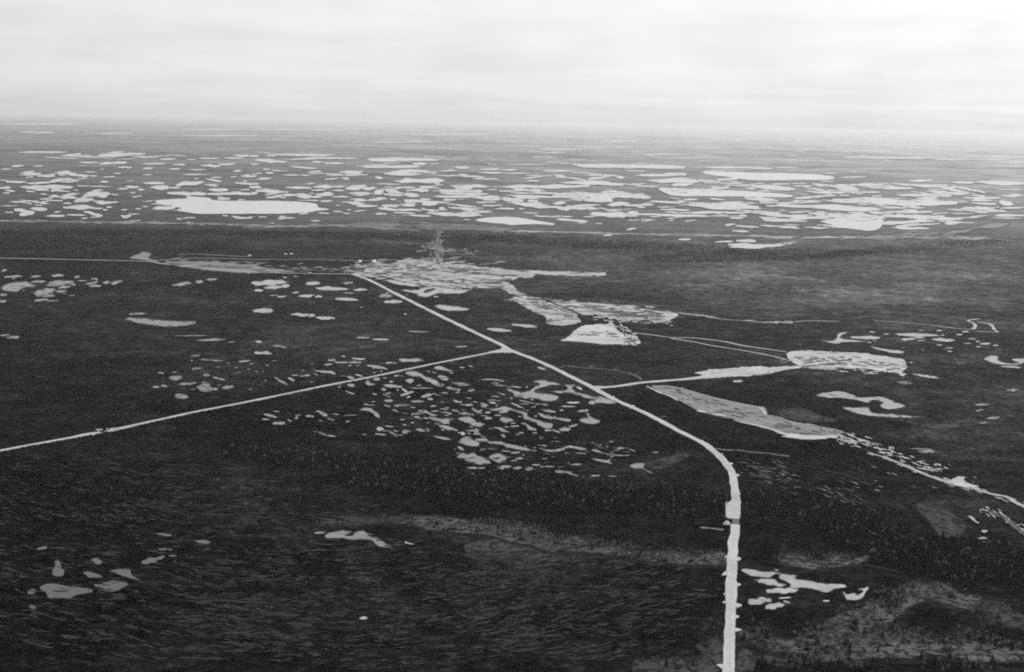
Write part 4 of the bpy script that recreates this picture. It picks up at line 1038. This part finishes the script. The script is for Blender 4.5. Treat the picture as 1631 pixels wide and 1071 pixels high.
rv, rf, rm = [], [], []
for x, y, rx, ry, cnt in RIDGES:
    for _ in range(int(cnt * .9)):
        a, r = rng.uniform(0, 6.28), rng.uniform(0, 1) ** .5
        px, py = x + rx * r * math.cos(a), y + ry * r * math.sin(a)
        k = mnoise.noise(Vector((px / 60, py / 25, 5)))
        if k < -.25 or py > 1120:
            continue
        near = np.clip((py - 500) / 450, .45, 1.1)
        ln = rng.gamma(2.4, 3.0) * near + 2.5
        th = rng.uniform(.5, 1.7) * near
        sl = np.interp(px, *RIDGE_SLOPE) + .26 * mnoise.noise(Vector((px / 90, py / 30, 1)))
        u = np.linspace(-1, 1, 9)
        bend = rng.normal(0, .9) * near
        cxl = px + u * ln
        cyl = py + sl * u * ln + bend * u ** 2 + .7 * np.sin(u * rng.uniform(2, 5) + rng.uniform(0, 6)) * near
        w = th * (1 - u ** 2 * .9) * (1 + .35 * rng.normal(0, 1, 9))
        P = np.concatenate([np.stack([cxl, cyl - w], -1), np.stack([cxl, cyl + w * .8], -1)[::-1]])
        g = ground_at(P[:, 0], P[:, 1], .05 + .00004 * len(rf))
        q = len(rv)
        rv += [tuple(v) for v in g]
        n9 = 9
        for t_ in range(n9 - 1):
            rf.append((q + t_, q + t_ + 1, q + 2 * n9 - 2 - t_, q + 2 * n9 - 1 - t_)[::-1])
            rm.append(0)
        tone_i = int(rng.choice([0, 1, 2], p=[.38, .30, .32]))
        for t_ in range(n9 - 1):
            rm[-1 - t_] = tone_i
o = mesh_obj('bog_ridges', rv, rf, [MAT['ridge'], MAT['ridge_dim'], MAT['hollow']])
o.data.polygons.foreach_set('material_index', rm)
tag(o, 'wavy low peat ridges and wet hollows of the near bog', 'bog ridges', None, 'stuff')

# ------------------------------------------------------------------ roads, tracks, streams: ribbons with sloping shoulders
def ribbon(line, h, widths, mat, name, label, cat, jit=.05, skirt=1.6, step=14.0, kind='structure'):
    g = ground_at(line[:, 0], line[:, 1], h)[:, :2]
    g = catmull(g, 10, closed=False)
    seg = np.linalg.norm(np.diff(g, axis=0), axis=1)
    s = np.concatenate([[0], np.cumsum(seg)])
    n = int(np.clip(s[-1] / step, 8, 700))
    u = np.linspace(0, s[-1], n)
    x, y = np.interp(u, s, g[:, 0]), np.interp(u, s, g[:, 1])
    tx, ty = np.gradient(x), np.gradient(y)
    l = np.hypot(tx, ty) + 1e-9
    nx, ny = ty / l, -tx / l
    w = np.interp(u / s[-1], [p[0] for p in widths], [p[1] for p in widths]) / 2
    def edge():
        a = rng.normal(0, 1, n)
        a = np.convolve(a, [.3, .4, .3], 'same') * 1.6
        return w * (1 + jit * a)
    wl, wr = edge(), edge()
    rows = []
    for off, z in ((-wl - skirt, -.1), (-wl, h), (-wl * .42, h + .06), (wr * .42, h + .06), (wr, h), (wr + skirt, -.1)):
        off = np.broadcast_to(off, (n,))
        rows.append(np.stack([x + nx * off, y + ny * off, np.full(n, z)], -1))
    V = np.stack(rows, 1).reshape(-1, 3)
    f = [(i * 6 + k, i * 6 + k + 1, i * 6 + 7 + k, i * 6 + 6 + k) for i in range(n - 1) for k in range(5)]
    c0 = np.array([x.mean(), y.mean(), 0])
    o = mesh_obj(name, V - c0, f, mat)
    set_rim(o, [1.0, .3 if name == 'road' else .6, 0, 0, .3 if name == 'road' else .6, 1.0] * n)
    if isinstance(mat, list):
        o.data.polygons.foreach_set('material_index', [0, 0, 1, 0, 0] * (n - 1))
    o.location = c0
    return tag(o, label, cat, None, kind)

for k, (name, tone, h, widths, label, x0, y0, s, line) in enumerate(ROADS):
    q = np.array(line, float) / s + np.array([x0, y0])
    narrow = tone in ('dimside', 'dull')
    ribbon(q, h + .013 * k, widths, [MAT[tone], MAT['rut']] if name == 'road' else MAT[tone], name, label, name, jit=.10 if name == 'road' else (.25 if narrow else .16), skirt=1.1 if name == 'road' else .6,
           step=12 if name == 'road' else 9)
for k, (name, tone, widths, label, x0, y0, s, line) in enumerate(STREAMS):
    q = np.array(line, float) / s + np.array([x0, y0])
    h = 1.5 if 'ditched' in label else .20 + .01 * k
    ribbon(q, h, widths, MAT[tone], name, label, 'stream', jit=.22, skirt=.3, step=8)
sv, sf, sm = [], [], []
smats = ['side', 'dull', 'dimside']
for (x0, y0, s), line, spread, cnt, hl, hh, sl, tone in STREWN:
    q = catmull(np.array(line, float) / s + np.array([x0, y0]), 12, False)
    for _ in range(cnt):
        c = q[rng.integers(len(q))] + rng.normal(0, 1, 2) * np.array([spread * 1.3, spread * .55])
        u = rng.uniform(.35, 1.6)
        p = lens(c[0], c[1], hl * u, hh * rng.uniform(.5, 1.5), sl + rng.normal(0, .1))
        g = ground_at(p[:, 0], p[:, 1], .42 + .0008 * len(sf))
        sf.append(tuple(range(len(sv), len(sv) + len(g))))
        sv += [tuple(w) for w in g]
        sm.append(smats.index(tone))
o = mesh_obj('strewn_sand', sv, sf, [MAT[k] for k in smats])
o.data.polygons.foreach_set('material_index', sm)
tag(o, 'loose patches of sand strewn along tracks and clearings', 'sand', None, 'stuff')
mv, mf = [], []
for (x0, y0, s), line, spread, cnt, hl, hh, sl in MUD:
    q = catmull(np.array(line, float) / s + np.array([x0, y0]), 12, False)
    for _ in range(cnt):
        c = q[rng.integers(len(q))] + rng.normal(0, 1, 2) * np.array([spread * 1.4, spread * .42])
        p = lens(c[0], c[1], hl * rng.uniform(.3, 1.7), hh * rng.uniform(.5, 1.5), sl + rng.normal(0, .08))
        g = ground_at(p[:, 0], p[:, 1], 1.12 + .0006 * len(mf))
        mf.append(tuple(range(len(mv), len(mv) + len(g))))
        mv += [tuple(w) for w in g]
o = mesh_obj('mud_patches', mv, mf, MAT['mud'])
tag(o, 'dark churned mud and debris scattered over the sand clearings', 'mud', None, 'stuff')
for tx_, ty_, bx, by, hb in SPURS:
    hb, tx_, ty_ = hb * .75, bx + (tx_ - bx) * .85, by + (ty_ - by) * .85
    d = np.array([tx_ - bx, ty_ - by], float)
    d /= np.hypot(*d) + 1e-6
    nn = np.array([-d[1], d[0]])
    q = np.array([np.array([bx, by]) + nn * hb - d * 3, np.array([bx, by]) + nn * hb, np.array([tx_, ty_]) + nn * .5, np.array([tx_, ty_]) - nn * .7,
                  np.array([bx, by]) - nn * hb, np.array([bx, by]) - nn * hb - d * 3])
    g = ground_at(q[:, 0], q[:, 1], .9)
    low = g.copy()
    low[:, 2] = -.1
    n = len(g)
    c0 = np.array([*g.mean(0)[:2], 0])
    o = mesh_obj('sand_spur', np.concatenate([g, low]) - c0, [tuple(range(n))] + [(k, n + k, n + (k + 1) % n, (k + 1) % n) for k in range(n)], MAT['road'])
    o.location = c0
    tag(o, 'small pointed tongue of sand spilling off the near road', 'sand spur', 'tongues of sand along the near road', 'structure')

# ------------------------------------------------------------------ creek crossings and small built things
def place(px, py, z=0.0):
    return Vector(ground_at(px, py, z).tolist())

def bridge(pa, pb, width, label, rz=None):
    a, b = place(*pa, 1.2), place(*pb, 1.2)
    d = b - a
    ln = d.length
    root = empty('bridge', ((a.x + b.x) / 2, (a.y + b.y) / 2, 0), math.atan2(d.y, d.x))
    tag(root, label, 'bridge')
    m = MB()
    k = -ln / 2
    while k < ln / 2 - .2:
        m.box(k, k + .42, -width / 2 + random.uniform(-.08, .08), width / 2 + random.uniform(-.08, .08), 1.18, 1.34)
        k += .5
    m.build('deck', MAT['timber'], root)
    g = MB()
    for y in (-width * .32, 0, width * .32):
        g.box(-ln / 2 - .6, ln / 2 + .6, y - .25, y + .25, .62, 1.17)
    g.build('girder', MAT['rail'], root)
    for sgn in (-1, 1):
        r = MB()
        for q in np.linspace(-ln / 2 + .3, ln / 2 - .3, 6):
            r.box(q - .12, q + .12, sgn * (width / 2 + .12) - .1, sgn * (width / 2 + .12) + .1, .9, 2.3)
        r.box(-ln / 2, ln / 2, sgn * (width / 2 + .12) - .13, sgn * (width / 2 + .12) + .13, 2.31, 2.5)
        r.build('railing', MAT['rail'], root)
    for x in (-ln / 2 - .9, ln / 2 + .9):
        MB().box(x - .5, x + .5, -width / 2 - .6, width / 2 + .6, -.2, 1.14).build('abutment', MAT['rail'], root)
    return root

bridge((1171.6, 836), (1172.4, 826.5), 8.5, 'grey timber bridge over the dark creek gap in the main road')
bridge((161, 688.9), (171, 687.2), 5.5, 'narrow grey bridge at the gap in the straight side road')

def mound(px, py, rx, h, label):
    c = place(px, py)
    n, m = 28, 9
    v, f = [], []
    for j in range(m):
        u = j / (m - 1)
        for k in range(n):
            w = 2 * math.pi * k / n
            r = rx * (1 - u * .96) * (1 + .12 * mnoise.noise(Vector((math.cos(w) * 1.5, math.sin(w) * 1.5, px))))
            v.append((r * math.cos(w), r * math.sin(w), h * math.sin(u * math.pi / 2) - .1 + .1 * mnoise.noise(Vector((k * .7, j * .9, 3)))))
    for j in range(m - 1):
        for k in range(n):
            a, b = j * n + k, j * n + (k + 1) % n
            f.append((a, b, b + n, a + n))
    f.append(tuple(range((m - 1) * n, m * n)))
    o = mesh_obj('sand_heap', v, f, MAT['road'], None, True)
    o.location = c
    tag(o, label, 'sand heap')
mound(1157.8, 835, 4.9, 4.6, 'round pale heap of sand beside the creek gap in the main road')

def tank(px, py, r, h, label, grp):
    root = empty('storage_tank', place(px, py))
    tag(root, label, 'tank', grp)
    MB().lathe([(r, 0), (r, h * .5), (r, h)], 28).build('shell', MAT['white'], root, True)
    MB().lathe([(r * 1.02, h), (r * .96, h + .25), (r * .5, h + r * .16), (.3, h + r * .2)], 28).build('roof', MAT['white'], root, True)
    b = MB()
    for k in range(14):
        b.tube((r * 1.03 * math.cos(.12 * k), r * 1.03 * math.sin(.12 * k), h * k / 14), (r * 1.03 * math.cos(.12 * k + .12), r * 1.03 * math.sin(.12 * k + .12), h * (k + 1) / 14), .12, n=4)
    b.build('stair', MAT['steel'], root)
    MB().lathe([(r + .8, -.1), (r + .8, .35), (r - .1, .36)], 28).build('base', MAT['side'], root)
tank(573.5, 418.2, 5.4, 7.0, 'left one of the two big white round tanks north of the clearing', 'white tanks')
tank(596.0, 418.6, 7.0, 8.2, 'largest white round tank, right of its twin, north of the clearing', 'white tanks')
tank(601.9, 419.2, 2.4, 4.0, 'smallest white tank, close beside the largest one', 'white tanks')

def hut(px, py, lx, ly, h, rz, label):
    root = empty('hut', place(px, py), rz)
    tag(root, label, 'hut', 'pale huts along the western strip')
    MB().box(-lx / 2, lx / 2, -ly / 2, ly / 2, -.2, h).build('wall', MAT['white'], root)
    e = .4
    MB().add([(-lx/2-e, -ly/2-e, h+.01), (lx/2+e, -ly/2-e, h+.01), (lx/2+e, ly/2+e, h+.01), (-lx/2-e, ly/2+e, h+.01), (-lx/2-e, 0, h+ly*.3), (lx/2+e, 0, h+ly*.3)],
             [(0, 1, 5, 4), (2, 3, 4, 5), (0, 4, 3), (1, 2, 5), (0, 3, 2, 1)]).build('roof', MAT['steel'], root)
    MB().box(-.5, .5, -ly / 2 - .08, -ly / 2 - .003, .1, 2.2).build('door', MAT['rail'], root)
    for x in (-lx * .3, lx * .3):
        MB().box(x - .6, x + .6, -ly / 2 - .06, -ly / 2 - .003, 1.1, 2.1).build('window', MAT['glass'], root)
hut(397.8, 408, 9, 6, 3.4, .1, 'small pale hut at the end of the short northern track')
hut(455.2, 405.8, 8, 5, 3, .0, 'pale hut north of the western strip, left of a pair')
hut(464.2, 405.4, 11, 5, 3, .05, 'pale hut north of the western strip, right of a pair')
hut(692.0, 427.0, 15, 8, 5, .2, 'pale building on the clearing just left of the mast')

def truck(px, py, rz, label):
    root = empty('truck', place(px, py, 1.35), rz)
    tag(root, label, 'truck')
    MB().box(-4.2, 1.6, -1.3, 1.3, 1.0, 3.6).build('cargo_box', MAT['white'], root)
    MB().add([(1.75, -1.25, .8), (4.2, -1.25, .8), (4.2, 1.25, .8), (1.75, 1.25, .8), (1.75, -1.2, 2.9), (3.5, -1.1, 2.9), (3.5, 1.1, 2.9), (1.75, 1.2, 2.9)],
             [(0, 3, 2, 1), (4, 5, 6, 7), (0, 1, 5, 4), (1, 2, 6, 5), (2, 3, 7, 6), (3, 0, 4, 7)]).build('cab', MAT['white'], root)
    MB().box(-4.2, 4.2, -.5, .5, .6, .98).build('chassis', MAT['rail'], root)
    for x in (-3.2, -1.8, 2.9):
        for y in (-1.1, 1.1):
            MB().tube((x, y - .2, .5), (x, y + .2, .5), .5, n=14).build('wheel', MAT['rubber'], root)
truck(493.7, 436.0, .0, 'small bright white vehicle on the western road by the clearing')

def mast(px, py, h, w0, w1, label, guys=True):
    root = empty('radio_mast', place(px, py), .4)
    tag(root, label, 'mast', None)
    n = int(h / 4)
    def corner(k, z):
        w = w0 + (w1 - w0) * z / h
        return Vector((w / 2 * (1, -1, -1, 1)[k], w / 2 * (1, 1, -1, -1)[k], z))
    for k in range(4):
        MB().tube(corner(k, 0), corner(k, h), .22, .16, 5).build('mast_leg', MAT['steel'], root)
    b = MB()
    for j in range(n):
        za, zb = h * j / n, h * (j + 1) / n
        for k in range(4):
            q = (k + 1) % 4
            b.tube(corner(k, za), corner(q, zb), .09, n=3)
            b.tube(corner(q, za), corner(k, zb), .09, n=3)
            b.tube(corner(k, zb), corner(q, zb), .09, n=3)
    b.build('bracing', MAT['steel'], root)
    MB().tube((0, 0, h - .2), (0, 0, h * 1.07), .14, .05, 5).build('antenna', MAT['steel'], root)
    MB().box(-w0, w0, -w0, w0, -.1, .5).build('base', MAT['side'], root)
    if guys:
        for k in range(3):
            a = 2 * math.pi * k / 3 + .5
            MB().tube((math.cos(a) * h * .55, math.sin(a) * h * .55, 0), (0, 0, h * .93), .05, n=3).build('guy_wire', MAT['steel'], root)
mast(704.6, 431.0, 80, 3.2, 1.8, 'tall thin lattice mast standing on the sand clearing')
mast(627.3, 293.0, 34, 3.4, 2.4, 'thin pale mast among the far lakes behind the cut line', False)

root = empty('marker_post', place(1266.6, 524.0))
tag(root, 'lone pale post in the bog between the stream and the clearing', 'post')
MB().tube((0, 0, -.2), (0, 0, 6.5), .4, .32, 8).build('post', MAT['white'], root)
MB().box(-.55, .55, -.55, .55, 6.51, 7.2).build('cap', MAT['steel'], root)

# ------------------------------------------------------------------ trees
def spruce_parts(seed, whorls, arms, h=1.0):
    r = random.Random(seed)
    v, f = [], []
    for i in range(whorls):
        u = i / whorls
        z = .10 + .88 * u
        rad = .25 * (1 - u) ** .8 + .02
        for k in range(arms):
            a = 2 * math.pi * (k + r.uniform(-.35, .35)) / arms + i * 1.3
            q = rad * r.uniform(.6, 1.25)
            wd = .55 / arms * 6 * q * .55
            c, s = math.cos(a), math.sin(a)
            b = len(v)
            v += [(0, 0, z + .12 * (1 - u * .6)), (q * c - wd * s, q * s + wd * c, z - .05 * r.uniform(0, 1)), (q * 1.2 * c, q * 1.2 * s, z - .07 * r.uniform(.2, 1)),
                  (q * c + wd * s, q * s - wd * c, z - .05 * r.uniform(0, 1))]
            f += [(b, b + 1, b + 2), (b, b + 2, b + 3)]
    b = len(v)
    v += [(.012, 0, .9), (-.006, .01, .9), (-.006, -.01, .9), (0, 0, 1.02)]
    f += [(b, b + 1, b + 3), (b + 1, b + 2, b + 3), (b + 2, b, b + 3)]
    return np.array(v) * h, f

def birch_parts(seed, leaves, size):
    r = random.Random(seed)
    v, f = [], []
    lobes = [(r.uniform(-.13, .13), r.uniform(-.13, .13), r.uniform(.42, .85), r.uniform(.12, .2)) for _ in range(6)]
    for _ in range(leaves):
        lx, ly, lz, lr = r.choice(lobes)
        d = Vector((r.gauss(0, 1), r.gauss(0, 1), r.gauss(0, 1))).normalized() * lr * r.uniform(.5, 1.05)
        c = Vector((lx, ly, lz)) + d
        n = (d.normalized() + Vector((r.uniform(-.6, .6), r.uniform(-.6, .6), r.uniform(-.2, .8)))).normalized()
        s = n.orthogonal().normalized() * size * r.uniform(.6, 1.3)
        t = n.cross(s).normalized() * size * r.uniform(.5, 1.1)
        b = len(v)
        v += [c - s - t * .4, c - t, c + s + t * .2, c + t]
        f += [(b, b + 1, b + 2), (b, b + 2, b + 3)]
    return np.array([tuple(q) for q in v]), f

def trunk_mb(seed, pale):
    r = random.Random(seed)
    m = MB()
    m.tube((0, 0, -.02), (.01, 0, .5), .022, .014, 6)
    m.tube((.01, 0, .49), (.0, .01, .93), .014, .004, 5)
    for k in range(7 if pale else 4):
        a, z = r.uniform(0, 6.28), r.uniform(.3, .75)
        q = .14 if pale else .08
        m.tube((0, 0, z), (q * math.cos(a), q * math.sin(a), z + (.14 if pale else -.01)), .008, .003, 4)
    return m

cands = []
for zi, (x, y, rx, ry, sl, sp, pale, zone) in enumerate(FOREST):
    th = np.linspace(0, 6.28, 40)
    bx, by = x + rx * np.cos(th), y + ry * np.sin(th) + sl * rx * np.cos(th)
    g = ground_at(bx, by)
    lo, hi = g[:, :2].min(0), g[:, :2].max(0)
    n = int(np.prod(hi - lo) / sp ** 2)
    p = rng.uniform(0, 1, (n, 2)) * (hi - lo) + lo
    P3 = np.concatenate([p, np.zeros((n, 1))], 1)
    px, py, _ = pixel_of(P3)
    e = ((px - x) / rx) ** 2 + ((py - y - sl * (px - x)) / ry) ** 2
    clump = np.array([mnoise.noise(Vector((a / 45, b / 45, zi))) for a, b in p])
    ok = (e < 1 + .7 * clump) & (clump > -.35)
    for (a, b), w in zip(p[ok], rng.uniform(0, 1, int(ok.sum()))):
        cands.append((a, b, zi, w < pale, zone))
# keep the roads and pools clear
A = np.array([(c[0], c[1]) for c in cands])
cx, cy, cw = pixel_of(np.concatenate([A, np.zeros((len(A), 1))], 1))
clear = np.ones(len(A), bool)
for name, tone, h, widths, label, x0, y0, s, line in ROADS:
    q = catmull(np.array(line, float) / s + np.array([x0, y0]), 6, False)
    gq = ground_at(q[:, 0], q[:, 1])[:, :2]
    half = max(w for _, w in widths) / 2 + 4
    for a, b in zip(gq[:-1], gq[1:]):
        d = b - a
        t = np.clip(((A - a) @ d) / (d @ d + 1e-9), 0, 1)
        clear &= np.linalg.norm(A - (a + t[:, None] * d), axis=1) > half
for kind, pts, ar in pools:
    if ar < 12 or pts[:, 1].mean() < 420:
        continue
    x0, y0 = pts.min(0) - 1
    x1, y1 = pts.max(0) + 1
    idx = np.where(clear & (cx > x0) & (cx < x1) & (cy > y0) & (cy < y1))[0]
    if len(idx):
        X, Y = cx[idx], cy[idx]
        ins = np.zeros(len(idx), bool)
        for a, b in zip(pts, np.roll(pts, -1, 0)):
            c = ((a[1] > Y) != (b[1] > Y)) & (X < (b[0] - a[0]) * (Y - a[1]) / (b[1] - a[1] + 1e-12) + a[0])
            ins ^= c
        clear[idx[ins]] = False
hts = np.where([c[3] for c in cands], rng.uniform(5, 9, len(cands)), rng.uniform(6.5, 13, len(cands)))
hts = np.where([c[4] == 'far' for c in cands], hts * .62, hts)
hts = np.where([c[4] in ('clump', 'corner', 'verge') for c in cands], hts * .78, hts)
hts = np.where([c[4] in ('scatter',) for c in cands], hts * .5, hts)
hts = np.where([c[4] in ('creek', 'pond') for c in cands], hts * .75, hts)
infr = clear & (cx > 2) & (cx < PW - 2) & (cy < PH + 8)
size = np.where(infr & ~np.isin([c[4] for c in cands], ['scatter']), hts / cw, 0)
order = np.argsort(-size)
front = {True: [], False: []}
for i in order:
    pale = bool(cands[i][3])
    if len(front[pale]) < 290 and size[i] > 0:
        front[pale].append(i)
taken = set(front[True][:240]) | set(front[False][:290])
ZONE = {'clump': 'in the mottled wood at the lower right', 'corner': 'by the dark creek at the bottom right corner', 'verge': 'beside the near road at the bottom edge',
        'pond': 'in the pale row behind the bright pond', 'creek': 'in the strip along the dark creek', 'belt': 'in the dark forest belt across the middle',
        'east': 'in the dark forest east of the near road', 'far': 'in the far dark forest', 'scatter': 'out in the open bog'}
protos = {}
for pale in (False, True):
    for k in range(4):
        v, f = birch_parts(40 + k, 150, .045) if pale else spruce_parts(70 + k, 11, 7)
        root = empty('birch_tree' if pale else 'spruce_tree', (0, 0, 0))
        cr = mesh_obj('crown', v, f, MAT['birch' if pale else 'spruce'], root)
        tr = trunk_mb(k, pale).build('trunk', MAT['bark'], root)
        protos[pale, k] = [root, cr, tr, False]
for i in sorted(taken):
    a, b, zi, pale, zone = cands[i]
    pr = protos[bool(pale), random.randrange(4)]
    if not pr[3]:
        root, pr[3] = pr[0], True
    else:
        root = pr[0].copy()
        C.objects.link(root)
        for ch in pr[1:3]:
            c = ch.copy()
            C.objects.link(c)
            c.parent = root
    h = hts[i]
    root.location = (a, b, 0)
    root.rotation_euler = (0, 0, random.uniform(0, 6.28))
    wd = h * random.uniform(.85, 1.25) * (1.25 if pale else 1)
    root.scale = (wd, wd, h)
    if pale:
        tag(root, 'light leafy tree ' + ZONE[zone], 'tree', 'light leafy trees ' + ZONE[zone])
    else:
        tag(root, 'dark narrow spruce ' + ZONE[zone], 'tree', 'dark spruces ' + ZONE[zone])

def mass(name, pale, label):
    idx = [i for i in range(len(cands)) if clear[i] and bool(cands[i][3]) == pale and i not in taken]
    tv, tf, base = [], [], 0
    temps = [birch_parts(140 + k, 26, .11) if pale else spruce_parts(170 + k, 5, 5) for k in range(5)]
    for i in idx:
        v, f = temps[i % 5]
        a = (i * 2.399) % 6.28
        c, s, h = math.cos(a), math.sin(a), hts[i]
        w = h * (1.0 + .25 * math.sin(i * 1.7))
        tv.append(np.stack([cands[i][0] + w * (v[:, 0] * c - v[:, 1] * s), cands[i][1] + w * (v[:, 0] * s + v[:, 1] * c), h * v[:, 2]], -1))
        tf.append(np.array(f) + base)
        base += len(v)
    V, Fc = np.concatenate(tv), np.concatenate(tf)
    me = bpy.data.meshes.new(name)
    me.vertices.add(len(V))
    me.vertices.foreach_set('co', V.astype(np.float32).ravel())
    me.loops.add(len(Fc) * 3)
    me.loops.foreach_set('vertex_index', Fc.astype(np.int32).ravel())
    me.polygons.add(len(Fc))
    me.polygons.foreach_set('loop_start', np.arange(0, len(Fc) * 3, 3, dtype=np.int32))
    me.materials.append(MAT['birch' if pale else 'spruce'])
    me.update(calc_edges=True)
    me.validate()
    o = bpy.data.objects.new(name, me)
    C.objects.link(o)
    tag(o, label, 'forest', None, 'stuff')
    print(name, len(idx), 'trees', len(Fc), 'faces')
mass('forest', False, 'dark conifer forest in belts across the plain')
mass('thicket', True, 'pale leafy thicket along the creeks')

# ------------------------------------------------------------------ haze
hm = bpy.data.materials.new('haze')
hm.use_nodes = True
t = hm.node_tree
t.nodes.clear()
pv = N(t, 'ShaderNodeVolumePrincipled')
pv.inputs['Color'].default_value = grey(HAZE['color'])
pv.inputs['Density'].default_value = HAZE['density']
pv.inputs['Anisotropy'].default_value = HAZE['aniso']
out = N(t, 'ShaderNodeOutputMaterial')
L(t, pv.outputs[0], out.inputs['Volume'])
hb = MB().box(-210000, 210000, -210000, 210000, -1.2, ALT + 30).build('haze', hm)
tag(hb, 'thin pale haze thickening toward the horizon', 'haze', None, 'stuff')
